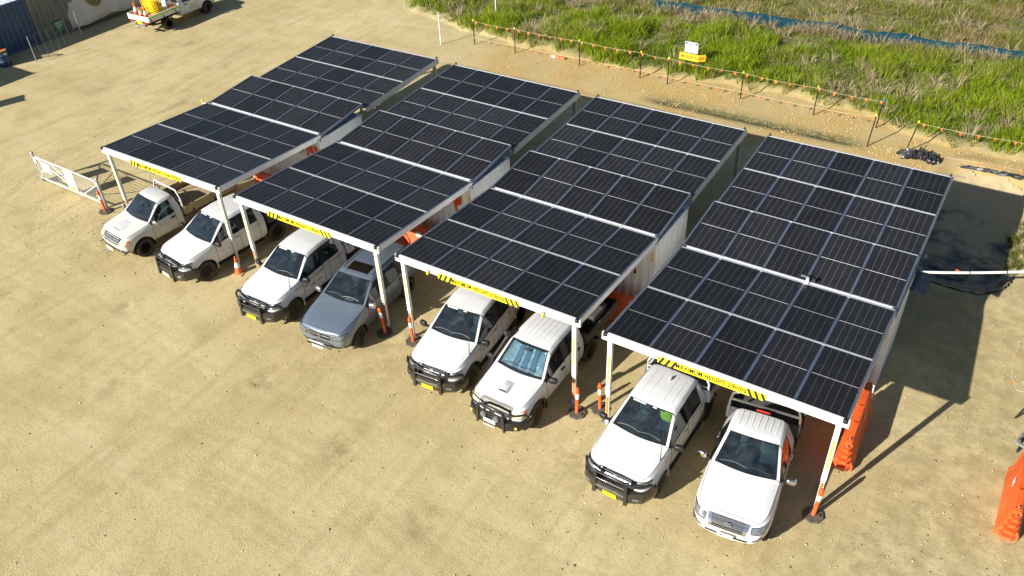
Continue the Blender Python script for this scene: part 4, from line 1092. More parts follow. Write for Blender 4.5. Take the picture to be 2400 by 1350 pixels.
def front_end(car, yn, style, mt):
    R = car.R; d = (0, 1, 0)
    if style == 'hilux':
        skin_quad(car, [(-.44, yn, .72), (.44, yn, .72), (.47, yn, .93), (-.47, yn, .93)], d, 12, 4, M_BLACKPL, 'grille', R, .006)
        for z in (.78, .83, .88): skin_quad(car, [(-.42, yn, z), (.42, yn, z), (.42, yn, z+.012), (-.42, yn, z+.012)], d, 12, 1, M_CHROME if z == .88 else M_RIMS, 'grille_bar', R, .014)
        lg = [(.09*cos(t), .055*sin(t)+.86) for t in np.linspace(0, 2*pi, 20, endpoint=False)]
        h, n = cast(car, (0, yn, .86), d)
        MB().tube([(a, h.y-.025, b) for a, b in lg], .010, 6, True).tube([(.045*cos(t), h.y-.025, .052*sin(t)+.86) for t in np.linspace(0, 2*pi, 14, endpoint=False)], .008, 6, True).tube([(.08*cos(t), h.y-.025, .02*sin(t)+.878) for t in np.linspace(0, 2*pi, 14, endpoint=False)], .008, 6, True).build('emblem', M_CHROME, R, 50)
        for s in (-1, 1):
            hl = skin_quad(car, [(s*.46, yn, .765), (s*.84, yn, .83), (s*.855, yn, .975), (s*.45, yn, .905)], d, 12, 4, M_LENS, 'headlight', R, .008)
            skin_quad(car, [(s*.50, yn, .885), (s*.84, yn, .945), (s*.845, yn, .965), (s*.49, yn, .905)], d, 10, 1, M_BLACKPL, 'headlight_trim', hl, .012)
    elif style == 'holden':
        skin_quad(car, [(-.42, yn, .70), (.42, yn, .70), (.47, yn, .90), (-.47, yn, .90)], d, 12, 4, M_BLACKPL, 'grille', R, .006)
        for z in (.745, .80, .855): skin_quad(car, [(-.42, yn, z), (.42, yn, z), (.43, yn, z+.03), (-.43, yn, z+.03)], d, 12, 1, M_RIMS, 'grille_bar', R, .016)
        h, n = cast(car, (0, yn, .81), d)
        MB().tube([(.065*cos(t), h.y-.025, .065*sin(t)+.81) for t in np.linspace(0, 2*pi, 18, endpoint=False)], .010, 6, True).sell((0, h.y-.022, .81), (.07, .02, .07), .8).build('emblem', M_CHROME, R, 50)
        for s in (-1, 1):
            hl = skin_quad(car, [(s*.49, yn, .73), (s*.80, yn, .73), (s*.83, yn, .89), (s*.50, yn, .91)], d, 12, 4, M_LENSY, 'headlight', R, .010)
            skin_quad(car, [(s*.90, yn, .74), (s*.97, yn, .74), (s*.97, yn, .88), (s*.90, yn, .89)], (-s*.35, .9, 0), 5, 3, M_AMBER, 'indicator', hl, .014)
        for s in (-1, 1): MB().lathe([(.0, -.02), (.05, -.02), (.055, .0)], 12, (s*.62, yn+.06, .53), 'y').build('fog_lamp', M_LENS, R, 40)
    elif style == 'oldhilux':
        skin_quad(car, [(-.45, yn, .70), (.45, yn, .70), (.50, yn, .95), (-.50, yn, .95)], d, 12, 4, M_BLACKPL, 'grille', R, .006)
        for z in (.76, .82, .88): skin_quad(car, [(-.42, yn, z), (.42, yn, z), (.43, yn, z+.02), (-.43, yn, z+.02)], d, 12, 1, M_STEELR, 'grille_bar', R, .016)
        for s in (-1, 1):
            hl = skin_quad(car, [(s*.52, yn, .74), (s*.80, yn, .76), (s*.845, yn, .94), (s*.52, yn, .90)], d, 12, 4, M_LENSY, 'headlight', R, .010)
            skin_quad(car, [(s*.90, yn, .78), (s*.97, yn, .80), (s*.985, yn, .955), (s*.92, yn, .94)], (-s*.35, .9, 0), 5, 3, M_AMBER, 'indicator', hl, .014)
    elif style == 'navara':
        g = skin_quad(car, [(-.36, yn, .70), (.36, yn, .70), (.46, yn, .93), (-.46, yn, .93)], d, 14, 4, M_BLACKPL, 'grille', R, .006)
        for z in (.74, .79, .84, .885): skin_quad(car, [(-.34-(z-.7)*.4, yn, z), (.34+(z-.7)*.4, yn, z), (.345+(z-.7)*.4, yn, z+.014), (-.345-(z-.7)*.4, yn, z+.014)], d, 12, 1, M_CHROME, 'grille_bar', g, .014)
        for s in (-1, 1): skin_quad(car, [(s*.34, yn, .68), (s*.42, yn, .68), (s*.50, yn, .94), (s*.40, yn, .94)], d, 3, 6, M_CHROME, 'grille_surround', g, .016)
        h, n = cast(car, (0, yn, .82), d)
        MB().tube([(.085*cos(t), h.y-.025, .085*sin(t)+.82) for t in np.linspace(0, 2*pi, 20, endpoint=False)], .013, 6, True).box((0, h.y-.027, .82), (.22, .015, .035)).build('emblem', M_CHROME, R, 50)
        for s in (-1, 1):
            hl = skin_quad(car, [(s*.54, yn, .78), (s*.80, yn, .80), (s*.86, yn, .97), (s*.53, yn, .90)], d, 12, 4, M_LENS, 'headlight', R, .010)
            skin_quad(car, [(s*.55, yn, .89), (s*.85, yn, .955), (s*.858, yn, .97), (s*.545, yn, .905)], d, 8, 1, M_CHROME, 'headlight_trim', hl, .015)
            skin_quad(car, [(s*.58, yn, .53), (s*.78, yn, .57), (s*.80, yn, .66), (s*.62, yn, .59)], d, 5, 3, M_BLACKPL, 'fog_lamp_recess', R, .008)
            skin_quad(car, [(s*.64, yn, .565), (s*.74, yn, .585), (s*.75, yn, .625), (s*.66, yn, .59)], d, 3, 2, M_CHROME, 'fog_lamp', R, .016)
        skin_quad(car, [(-.48, yn, .475), (.48, yn, .475), (.52, yn, .535), (-.52, yn, .535)], d, 12, 2, M_BLACKPL, 'air_intake', R, .008)
    elif style == 'captiva':
        g = skin_quad(car, [(-.38, yn, .66), (.38, yn, .66), (.43, yn, .80), (-.43, yn, .80)], d, 12, 4, M_BLACKPL, 'grille', R, .006)
        skin_quad(car, [(-.40, yn, .735), (.40, yn, .735), (.41, yn, .768), (-.41, yn, .768)], d, 12, 1, M_CHROME, 'grille_bar', g, .016)
        skin_quad(car, [(-.38, yn, .655), (.38, yn, .655), (.385, yn, .675), (-.385, yn, .675)], d, 12, 1, M_CHROME, 'grille_bar', g, .016)
        h, n = cast(car, (0, yn, .75), d)
        MB().tube([(.06*cos(t), h.y-.025, .06*sin(t)+.75) for t in np.linspace(0, 2*pi, 18, endpoint=False)], .010, 6, True).sell((0, h.y-.022, .75), (.07, .02, .07), .8).build('emblem', M_CHROME, R, 50)
        for s in (-1, 1):
            hl = skin_quad(car, [(s*.47, yn, .68), (s*.80, yn, .72), (s*.855, yn, .885), (s*.50, yn, .80)], d, 12, 5, M_LENS, 'headlight', R, .010)
            MB().lathe([(0, -.02), (.05, -.02), (.06, .0)], 12, (s*.66, yn+.10, .50), 'y').build('fog_lamp', M_BLACKPL, R, 40)
        skin_quad(car, [(-.80, yn, .36), (.80, yn, .36), (.80, yn, .45), (-.80, yn, .45)], d, 16, 2, M_BLACKPL, 'lower_bumper', R, .010)
def antenna(R, x, y, z, h=1.0):
    a = MB().tube([(x, y, z), (x-.01, y+.03, z+h*.25), (x-.02, y+.10, z+h)], [.011, .008, .004], 6).build('antenna', M_BLACKPL, R, 50)
    MB().lathe([(.022, 0), (.022, .05), (0, .05)], 8, (x, y, z-.01)).build('antenna_base', M_BLACKPL, a)
def stickers(car, info, S, n=3):
    c, t = S[info['C']], S[info['T']]
    for k in range(n):
        x = (-.30, .12, -.46)[k]; wd = (.34, .10, .06)[k]; v = .90
        p = lambda xx, vv: (xx, lerp(c[7][1], t[7][1], vv), lerp(c[7][2], t[7][2], vv))
        skin_quad(car, [p(x-wd/2, v), p(x+wd/2, v), p(x+wd/2, v+.045), p(x-wd/2, v+.045)], (0, .75, -.66), 4, 1, M_PAPER, 'windscreen_sticker', car.R, .003)
def place(name, label, cat, contact, yawd, hx=.84):
    th = radians(yawd); cx = contact[0]-hx*cos(th); cy = contact[1]-hx*sin(th)
    return thing(name, label, cat, (cx, cy, 0), th)
def stripe(car, y0, y1, z0, z1, m=M_STRIPE, s=1, th=.045):
    skin_quad(car, [(s*.5, y0, z0), (s*.5, y1, z1), (s*.5, y1, z1+th), (s*.5, y0, z0+th)], (-s, 0, 0), 24, 1, m, 'side_stripe', car.R, .006)
def new_hilux(label, contact, yawd, body, plt, pbg, lightbar, rimst, livery, vest=False, tray=None, mirrorm=M_BLACKPL):
    R = place('utility_truck', label, 'ute', contact, yawd)
    S, info = cage_ute('double', noser=.93); car = car_body(R, S, info, body, [0.0], .445)
    yn = -.86; front_end(car, yn, 'hilux', body); bb = bull_bar(R, yn, lightbar); plate(R, yn-.145, .475, plt, pbg)
    interior(car, info, S, rows=2, vest=vest); wipers(car, info, S); stickers(car, info, S)
    for s in (-1, 1):
        mirror(R, s, .93, S[5][5][1]+.12, 1.20, mirrorm)
        handle(car, s, 1.44, 1.02, body); handle(car, s, 2.34, 1.03, body)
        wheel(R, s*.77, 0, .39, rimst); wheel(R, s*.77, 3.085, .39, rimst)
        P = [[(s*x, (.445+dr)*cos(t), .40+(.445+dr)*sin(t)) for x, dr in ((.86, .03), (.935, .025), (.945, .0), (.90, -.005))] for t in np.linspace(-.25, pi+.1, 20)]
        MB().grid(P).build('arch_flare', M_BLACKPL if livery == 'flare' else body, R, 60)
        MB().b2((s*.80, .55, .33), (s*.93, 2.5, .39)).build('side_step', M_BLACKPL, R, bevel=.01)
    if livery:
        stripe(car, .20, 2.52, .985, 1.07)
        skin_text(car, 'UGL', .11, (.5, .98, .80), (0, 1, 0), (0, 0, 1), (-1, 0, 0), M_SIGNB, R, .02)
        skin_text(car, 'HIRE', .085, (.5, .70, .90), (0, 1, 0), (0, 0, 1), (-1, 0, 0), M_BLK, R, .012)
        for k in range(3): skin_quad(car, [(.5, 1.20+k*.075, .77), (.5, 1.255+k*.075, .77), (.5, 1.255+k*.075, .82), (.5, 1.20+k*.075, .82)], (-1, 0, 0), 2, 1, M_RED, 'door_decal', R, .006)
        antenna(R, .80, .10, 1.10)
    return R, car, S, info
tagc = lambda o: o
# 1: dusty single cab with bonnet scoop
def v_holden():
    R = place('utility_truck', 'dusty white single-cab ute with bonnet scoop and beige tray beside the gate', 'ute', (-18.02, -1.03), -6.0)
    S, info = cage_ute('single2', roof=1.72, width=.90, hood=1.10, nose=-.82, cowl=.42, wst=1.06, belt=1.10, noseh=.95); car = car_body(R, S, info, M_WDUSTY, [0.0], .425, .38)
    yn = -.82; front_end(car, yn, 'holden', M_WDUSTY)
    skin_quad(car, [(-.82, yn, .43), (.82, yn, .43), (.80, yn, .52), (-.80, yn, .52)], (0, 1, 0), 16, 2, M_BLACKPL, 'lower_bumper', R, .012)
    plate(R, yn-.04, .49, 'BJ 47 KD', M_SIGNW); scoop(car, -.40, .12, .26, M_WHITE, .045)
    interior(car, info, S); wipers(car, info, S)
    for s in (-1, 1):
        mirror(R, s, .90, S[5][5][1]+.14, 1.14, M_CHROME); handle(car, s, 1.34, .98, M_BLACKPL)
        wheel(R, s*.755, 0, .36, 'steel', .23, 6); wheel(R, s*.755, 3.05, .36, 'steel', .23)
    flatbed(R, 1.85, 4.25, .90, .90, .25, M_TRAYB, M_TRAYB, 'frame', M_WHITE, ribs=True, plank=True, hh=1.80); mudguards(R, 3.05, .36)
v_holden()
# 2
def v2():
    R, car, S, info = new_hilux('white double-cab ute with bull bar beside the lone traffic cone', (-14.89, -.94), -6.5, M_WHITE, 'CR 05 BF', M_SIGNW, False, 'black', '')
    flatbed(R, 2.80, 4.72, .92, .95, .22, M_BLACKT, M_BLACKT, 'frame', M_BLACKPL, hh=1.82); mudguards(R, 3.085, .39)
    skin_text(car, '2.4 4x4', .06, (.5, .78, .84), (0, 1, 0), (0, 0, 1), (-1, 0, 0), M_BLK, R, .004)
v2()
def v3():
    R, car, S, info = new_hilux('white double-cab ute with orange side stripe left of the grey SUV', (-10.70, -.98), 1.0, M_WHITE, 'DI 13 CV', M_YEL, True, 'blackgold', 'x')
    flatbed(R, 2.80, 4.72, .92, .95, .24, M_WHITE, M_TRAYG, 'frame', M_WHITE, ribs=True, hh=1.80); mudguards(R, 3.085, .39)
v3()
def v5():
    R, car, S, info = new_hilux('white double-cab ute with yellow plate left of the silver-shaded windscreen', (-3.95, -.66), 4.5, M_WHITE, 'DI 69 WL', M_YEL, True, 'blackgold', 'flare')
    for s in (-1, 1):
        b = MB()
        n = 18; ys = np.linspace(2.74, 4.65, n); P = []
        for y in ys:
            d = abs(y-3.085); zl = .45
            if d < .45: zl = .40+sqrt(max(0, .45**2-d*d))
            P.append([(s*.90, y, zl), (s*.925, y, max(zl, .78)), (s*.91, y, max(zl, 1.0)), (s*.89, y, 1.22), (s*.83, y, 1.24)])
        b.grid(P); b.build('tub_side', M_WHITE, R, 50)
    MB().b2((-.83, 2.76, .84), (.83, 4.6, .86)).build('tub_floor', M_BLACKPL, R)
    MB().b2((-.89, 4.62, .50), (.89, 4.67, 1.23)).build('tailgate', M_WHITE, R, bevel=.02)
    MB().b2((-.89, 2.73, .50), (.89, 2.77, 1.22)).build('tub_front', M_WHITE, R)
    MB().b2((-.45, 2.6, .45), (.45, 4.7, .6)).build('chassis', M_CHAS, R)
v5()
def v7():
    R, car, S, info = new_hilux('white double-cab ute with hi-vis seat cover and black bull bar', (2.35, -1.52), -1.3, M_WHITE, 'DL 12 FV', M_YEL, True, 'blackgold', 'x', vest=True)
    flatbed(R, 2.80, 4.72, .94, .95, .24, M_WHITE, M_TRAYG, 'frame', M_WHITE, ribs=True, hh=1.86); mudguards(R, 3.085, .39)
    h, n = cast(car, (.05, 2.1, 1.5), (0, 0, -1)); MB().sell(h+Vector((0, .1, .03)), (.05, .22, .08), .9).build('shark_fin', M_WHITE, R, 60)
    roof_ribs(car, 1.42, 2.36, (-.42, -.2, .2, .42), M_WHITE)
v7()
# grey SUV
def v_suv():
    R = place('parked_suv', 'blue-grey SUV with sunroof and paper sheet on its dashboard', 'suv', (-7.96, -.89), 4.9, .86)
    S, info = cage_suv(); car = car_body(R, S, info, M_GREY, [0.0, 2.707], .395, .36)
    yn = -.86; front_end(car, yn, 'captiva', M_GREY); interior(car, info, S, rows=2); wipers(car, info, S)
    nb = MB().tube([(-.42, yn-.02, .36), (-.40, yn-.12, .44), (-.32, yn-.17, .60), (-.24, yn-.17, .62), (.24, yn-.17, .62), (.32, yn-.17, .60), (.40, yn-.12, .44), (.42, yn-.02, .36)], .032, 8).build('nudge_bar', M_RIMS, R, 50)
    MB().tube([(-.36, yn-.15, .50), (.36, yn-.15, .50)], .02, 8).build('cross_tube', M_BLACKPL, nb)
    plate(R, yn-.14, .42, 'BRN 35J', M_SIGNW)
    for s in (-1, 1):
        mirror(R, s, .91, .62, 1.12, M_RIMS); handle(car, s, 1.42, .98, M_GREY); handle(car, s, 2.30, 1.0, M_GREY)
        wheel(R, s*.78, 0, .36, 'silver', .235, 14); wheel(R, s*.78, 2.707, .36, 'silver', .235)
        P = []
        for k in range(9):
            y = lerp(1.35, 3.1, k/8); h, n = cast(car, (s*.55, y, 1.5), (0, 0, -1)); P.append((h.x, y, h.z+.035 if 0 < k < 8 else h.z))
        MB().tube(P, .016, 6).build('roof_rail', M_RIMS, R, 50)
    skin_quad(car, [(-.40, 1.36, 1.5), (.40, 1.36, 1.5), (.40, 1.78, 1.5), (-.40, 1.78, 1.5)], (0, 0, -1), 8, 5, mat('sunroof_glass', (.012, .009, .006), .08, coat=.5), 'sunroof', R, .006)
    roof_ribs(car, 2.0, 3.0, (-.36, -.18, 0, .18, .36), M_GREY)
    MB().box((.12, S[5][5][1]+.12, 1.085), (.30, .22, .006), Matrix.Rotation(radians(10), 3, 'Z')).build('paper_sheet', M_PAPER, R)
    for k, (y, z, w2) in enumerate(((.40, .98, .05), (.52, .86, .07), (.58, .72, .05))):
        skin_quad(car, [(.5, y, z), (.5, y+w2, z), (.5, y+w2, z+.06), (.5, y, z+.05)], (-1, 0, 0), 2, 2, M_RED, 'reflective_mark', R, .006)
v_suv()
# old double cab with sun shade and snorkel
def v6():
    R = place('utility_truck', 'white double-cab ute with silver windscreen shade, snorkel and gold wheels', 'ute', (-1.52, -1.02), -.6)
    S, info = cage_ute('double', roof=1.80, width=.90, hood=1.14, nose=-.82, cowl=.48, wst=1.16, belt=1.14, noseh=1.0); car = car_body(R, S, info, M_WHITE, [0.0], .44, .40)
    yn = -.80; front_end(car, yn, 'oldhilux', M_WHITE); interior(car, info, S, rows=2); wipers(car, info, S); scoop(car, -.33, .08, .16, M_WHITE, .07)
    path = [(-.95, yn+.50), (-.92, yn+.30), (-.78, yn+.02), (-.48, yn-.15), (.48, yn-.15), (.78, yn+.02), (.92, yn+.30), (.95, yn+.50)]
    b = sweep(path, .38, .66, .14).build('bull_bar', M_BLACKPL, R, 40, bevel=.015)
    for s in (-1, 1):
        MB().hexa([(s*.40, yn-.21, .34), (s*.47, yn-.21, .34), (s*.47, yn-.04, .34), (s*.40, yn-.04, .34), (s*.37, yn-.18, .98), (s*.43, yn-.18, .98), (s*.43, yn-.09, .98), (s*.37, yn-.09, .98)]).build('upright', M_BAR, b, bevel=.01)
        MB().tube([(s*.42, yn-.10, .93), (s*.62, yn-.06, .95), (s*.80, yn+.06, .95), (s*.90, yn+.24, .90), (s*.92, yn+.30, .66)], .026, 8).build('headlight_hoop', M_BAR, b, 50)
        MB().lathe([(0, -.03), (.085, -.025), (.10, .02), (.07, .07)], 18, (s*.20, yn-.21, .74), 'y').build('spot_lamp', M_LENS, b, 40)
        MB().sell((s*.72, yn-.03, .50), (.10, .06, .09), .8).build('fog_lamp', M_YLAMP, b, 60)
    MB().tube([(-.41, yn-.13, .94), (-.33, yn-.14, 1.02), (0, yn-.15, 1.04), (.33, yn-.14, 1.02), (.41, yn-.13, .94)], .036, 8).build('top_tube', M_BAR, b, 50)
    g = MB()
    for k in range(12): g.bar((-.36+k*.0655, yn-.15, .66), (-.36+k*.0655, yn-.15, 1.0), .007, .007)
    for k in range(4): g.bar((-.38, yn-.15, .70+k*.08), (.38, yn-.15, .70+k*.08), .007, .007)
    g.build('lamp_mesh', M_STEELPIPE, b)
    plate(R, yn-.225, .60, '711 VWS', M_SIGNW); MB().tube([(-.18, yn-.20, .44), (-.18, yn-.24, .44), (.18, yn-.24, .44), (.18, yn-.20, .44)], .02, 6).build('tow_loop', M_STEELPIPE, b)
    for s in (-1, 1):
        mirror(R, s, .90, S[5][5][1]+.14, 1.18, M_BLACKPL); handle(car, s, 1.40, 1.0, M_BLACKPL); handle(car, s, 2.30, 1.02, M_BLACKPL)
        wheel(R, s*.765, 0, .39, 'gold', .25, 4); wheel(R, s*.765, 3.085, .39, 'gold')
        P = [[(s*x, (.44+dr)*cos(t), .40+(.44+dr)*sin(t)) for x, dr in ((.85, .055), (.93, .05), (.945, .0), (.90, -.005))] for t in np.linspace(-.25, pi+.1, 20)]
        MB().grid(P).build('arch_flare', M_BLACKPL, R, 60)
    roof_ribs(car, 1.42, 2.36, (-.40, -.24, -.08, .08, .24, .40), M_WHITE)
    # snorkel up the right-hand pillar, silver shade behind the glass
    MB().tube([(-.86, .10, 1.02), (-.90, .30, 1.08), (-.90, .58, 1.24), (-.80, .80, 1.50), (-.74, 1.05, 1.70), (-.73, 1.10, 1.78)], .045, 8).sell((-.73, 1.06, 1.86), (.14, .17, .17), .5).build('snorkel', M_BLACKPL, R, 50)
    c, t = S[5], S[6]; P = []
    for j in range(7):
        v = .06+.80*j/6; row = []
        for i in range(13):
            u = -1+2*i/12; hwid = lerp(.70, .54, v)
            row.append((u*hwid, lerp(c[7][1]-.02, t[7][1]-.02, v)+.10-.05*(1-u*u), lerp(c[7][2], t[7][2], v)-.045+.012*math.sin(i*1.7+j)))
        P.append(row)
    sh = MB().grid(P).build('sun_shade', M_SHADE, R, 60)
    for xx in (-.22, .06, .34):
        P2 = []
        for j in range(7):
            v = .06+.80*j/6; row = []
            for i in range(4):
                u = xx+(-.075+.05*i)*1.2
                row.append((u*lerp(1.0, .80, v), lerp(c[7][1]-.02, t[7][1]-.02, v)+.092-.05*(1-u*u), lerp(c[7][2], t[7][2], v)-.028))
            P2.append(row)
        MB().grid(P2).build('shade_fold', mat('blue_grey_shade_fold', (.20, .26, .36), .35, .5), sh, 60)
    flatbed(R, 2.74, 4.65, .90, .95, .26, M_BLACKT, M_BLACKT, '', hh=1.7); mudguards(R, 3.085, .39)
    tb = MB().b2((-.82, 3.3, .96), (.82, 4.05, 1.44)).build('tool_box', M_BLACKT, R, bevel=.02)
    MB().b2((-.84, 3.28, 1.443), (.84, 4.07, 1.475)).build('tool_box_lid', M_TRAYG, tb, bevel=.01)
v6()
# clean single cab
def v8():
    R = place('utility_truck', 'clean white single-cab ute with chrome grille and grey tray, frontmost vehicle', 'ute', (5.12, -1.30), 6.0)
    S, info = cage_ute('king', roof=1.79, width=.925, hood=1.175, nose=-.90, cowl=.60, wst=1.33, belt=1.16, noseh=.985, noser=.90); car = car_body(R, S, info, M_WHITE, [0.0], .44, .40)
    yn = -.90; front_end(car, yn, 'navara', M_WHITE); interior(car, info, S); wipers(car, info, S); plate(R, yn-.035, .625, 'EMF 70G', M_SIGNW)
    for s in (-1, 1):
        mirror(R, s, .94, S[5][5][1]+.12, 1.20, M_CHROME); handle(car, s, 1.70, 1.02, M_CHROME)
        wheel(R, s*.78, 0, .385, 'silver'); wheel(R, s*.78, 3.15, .385, 'silver')
    roof_ribs(car, 1.55, 2.08, (-.45, -.30, -.15, 0, .15, .30, .45), M_WHITE)
    MB().sell((0, info['rear']-.03, 1.735), (.36, .03, .05), .5).build('brake_lamp', M_REDL, R, 60)
    flatbed(R, 2.55, 4.95, .93, .95, .24, M_TRAYG, M_TRAYG, 'pipe', M_STEELPIPE, hh=1.98); mudguards(R, 3.15, .385)
v8()

# ------------------------------------------------------------------ bollards, cones, barriers
def bollard(x, y, label, lean=(0, 0), rz=0.0):
    R = thing('traffic_bollard', label, 'bollard', (x, y, float(gz([x], [y])[0])), rz, 'orange flexible bollards by the posts')
    oc = [(.26*cos(2*pi*k/8+pi/8), .26*sin(2*pi*k/8+pi/8)) for k in range(8)]
    b = MB().prism(oc, 0.0, .055, 'z'); b.build('base', M_RBASE, R, bevel=.015)
    MB().box((.17, 0, .056), (.05, .09, .01)).build('base_slot', M_BLK, R)
    rot = (radians(lean[0]), radians(lean[1]), 0)
    p = MB().lathe([(.052, .05), (.052, .62), (.048, .63), (.048, .80), (.056, .81), (.058, .90), (.052, .94), (.035, .96), (.035, 1.0), (.02, 1.01), (0, 1.01)], 14).build('post', M_ORPL, R, 35, rot=rot)
    MB().lathe([(.0545, .60), (.0545, .80)], 14).build('reflective_band', M_WBAND, p, 35)
bollard(-22.04, .13, 'orange bollard standing against the end post of the farm gate', (2, 2))
bollard(-7.66, -.10, 'orange bollard beside the grey SUV at the second carport post', (-3, -8))
bollard(-6.62, .02, 'orange bollard left of the white ute under the third carport', (0, -2))
bollard(-.74, -.10, 'orange bollard at the base of the third carport right-hand post', (0, 1))
bollard(-.25, .36, 'orange bollard between the third and fourth carports, set farther back', (0, -2))
bollard(5.90, -.21, 'frontmost orange bollard at the right-hand post of the last carport', (0, 3), .4)
bollard(5.72, 4.45, 'orange bollard behind the long barrier by the container corner', (0, 3))
def cone(name, label, x, y, z, h, group=None, rz=0):
    R = thing(name, label, 'cone', (x, y, z), rz, group); w2 = h*.27
    MB().b2((-w2, -w2, 0), (w2, w2, h*.05)).build('base', M_ORPL if group else mat('tan_rubber', (.45, .30, .12), .8, var=.2), R, bevel=.008)
    MB().lathe([(h*.20, h*.05), (h*.135, h*.38)], 18).build('lower_cone', M_ORPL, R, 50)
    MB().lathe([(h*.135, h*.38), (h*.085, h*.66)], 18).build('white_band', M_WBAND, R, 50)
    MB().lathe([(h*.085, h*.66), (h*.035, h*.97), (h*.025, h), (0, h)], 18).build('tip', M_ORPL, R, 50)
cone('traffic_cone', 'traffic cone with dirty tan base standing by the second carport', -14.25, -.12, 0, .72, None, .3)
def barrier(x, y, rz, label, ln=2.05, group='orange plastic barriers'):
    R = thing('water_barrier', label, 'barrier', (x, y, 0), rz, group)
    sec = lambda g: [(-.27+g, .0), (-.27+g, .20), (-.19+g, .34), (-.13+g, .92), (-.09+g, .98), (.09-g, .98), (.13-g, .92), (.19-g, .34), (.27-g, .20), (.27-g, .0)]
    MB().prism(sec(.018), .0, ln, 'y').build('body', M_ORPL, R, 40, bevel=.012)
    for k in range(4):
        yy = .10+(ln-.25)*k/3
        MB().prism(sec(.011), yy, yy+.045, 'y').build('rib', M_ORPL, R, bevel=.008)
    for e, s in ((0, -1), (ln, 1)):
        for k in range(4):
            z = .10+k*.22+(0 if s < 0 else .11); w2 = .20-.03*k
            if z+.10 > .97: continue
            MB().add([(-w2, e, z), (w2, e, z), (w2*.55, e+s*.17, z), (-w2*.55, e+s*.17, z), (-w2, e, z+.11), (w2, e, z+.11), (w2*.55, e+s*.17, z+.11), (-w2*.55, e+s*.17, z+.11)],
                     [(3, 2, 1, 0), (4, 5, 6, 7), (0, 1, 5, 4), (1, 2, 6, 5), (2, 3, 7, 6), (3, 0, 4, 7)]).build('knuckle', M_ORPL, R, bevel=.012)
    for yy, z in ((-.09, .90), (.12, .985)):
        MB().lathe([(.022, 0), (.022, .05), (0, .05)], 8).build('connecting_pin', M_PINM, R, loc=(0, yy, z))
    MB().add([(.135, ln*.55, .80), (.150, ln*.55, .60), (.150, ln*.55+.22, .60), (.135, ln*.55+.22, .80)], [(0, 1, 2, 3)]).build('maker_label', M_PAPER, R, loc=(.012, 0, 0))
    MB().add([(-.135, ln*.5, .80), (-.150, ln*.5, .60), (-.150, ln*.5+.22, .60), (-.135, ln*.5+.22, .80)], [(0, 1, 2, 3)]).build('maker_label', M_PAPER, R, loc=(-.012, 0, 0))
barrier(6.08, 1.62, radians(2), 'orange barrier alongside the last carport, nearest right post', 2.3)
barrier(9.93, 1.45, radians(0), 'orange barrier at the right edge of the yard on its own', 2.15)
barrier(-20.9, 3.35, radians(-62), 'orange barrier behind the single-cab ute beside the gate shadow', 1.9)
barrier(-17.6, 4.25, radians(-88), 'orange barrier under the first carport behind the ute trays', 2.6)
barrier(-10.9, 4.15, radians(-85), 'orange barrier under the second carport behind the grey SUV', 2.4)
barrier(-3.6, 4.15, radians(-88), 'orange barrier under the third carport behind the dark tool box', 2.6)

# ------------------------------------------------------------------ farm gate
def gate():
    R = thing('farm_gate', 'white pipe and mesh farm gate with two notice boards', 'gate', (-26.50, .40, 0), math.atan2(-.05, 4.25)); W2 = 4.22; b0, t0 = .16, 1.18
    f = MB().tube([(.05, 0, b0), (.05, 0, t0-.02), (.10, 0, t0), (W2-.30, 0, t0), (W2-.10, 0, t0-.10), (W2-.06, 0, t0-.30), (W2-.06, 0, b0)], .024, 8); f.tube([(.05, 0, b0), (W2-.06, 0, b0)], .024, 8)
    fr = f.build('gate_frame', M_BEAM, R, 50)
    MB().tube([(.08, 0, t0-.05), (W2*.66, 0, b0+.02)], .016, 6).tube([(1.0, 0, t0), (W2*.66, 0, b0+.02)], .016, 6).tube([(W2*.66, 0, b0+.02), (W2-.10, 0, t0-.18)], .018, 6).tube([(.06, 0, .42), (.50, 0, .78)], .014, 6).build('brace', M_BEAM, fr, 50)
    for k in range(13):
        z = b0+.05+k*.075+.0006*k*k; MB().bar((.05, 0, z), (W2-.07-(.05 if z > t0-.2 else 0), 0, z), .006, .006).build('mesh_wire', M_BEAM, fr)
    g = MB()
    for k in range(27): g.bar((.15+k*.15, .004, b0), (.15+k*.15, .004, t0-.04), .004, .004)
    g.build('mesh_pickets', M_GALV, fr)
    for x in (-.06, W2+.02):
        p = MB().lathe([(.055, 0), (.055, 1.30), (.05, 1.31)], 14, (x, 0, 0)).build('gate_post', M_GALV, R, 40); MB().lathe([(.062, 1.28), (.062, 1.33), (.04, 1.36), (0, 1.36)], 14, (x, 0, 0)).build('post_cap', M_GALV, p, 40)
    MB().box((.03, -.02, 1.02), (.16, .05, .22)).build('hinge', M_BEAM, R); MB().box((.02, -.02, .22), (.08, .05, .12)).build('hinge', M_BEAM, R)
    a = MB().box((.72, -.035, .84), (.60, .012, .46)).build('notice_board', M_SIGNW, R); MB().box((.72, -.043, 1.035), (.40, .003, .02)).build('print_bar', M_BLK, a)
    c = MB().box((2.30, -.035, .66), (.62, .012, .92)).build('notice_board', M_SIGNW, R)
    MB().box((2.30, -.043, .70), (.56, .003, .03)).build('print_bar', mat('brown_print', (.20, .10, .04), .6), c); MB().box((2.24, -.043, 1.02), (.16, .003, .02)).build('print_bar', M_GOLD, c)
    text_obj('welcome', .13, M_SIGNB, c, (2.30, -.045, .56), (1, 0, 0), (0, 0, 1), .004)
    def fan(t0_, t1_, m):
        pts = [(0, 0)]+[(.20*cos(t), .20*sin(t)) for t in np.linspace(t0_, t1_, 9)]
        MB().add([(2.30+x_, -.044, .23+z_) for x_, z_ in pts], [tuple(range(len(pts)))]).build('print_fan', m, c)
    fan(pi*.5, pi, M_YEL); fan(pi*.28, pi*.5, M_GOLD); fan(0.0, pi*.28, M_ORTAPE)
gate()
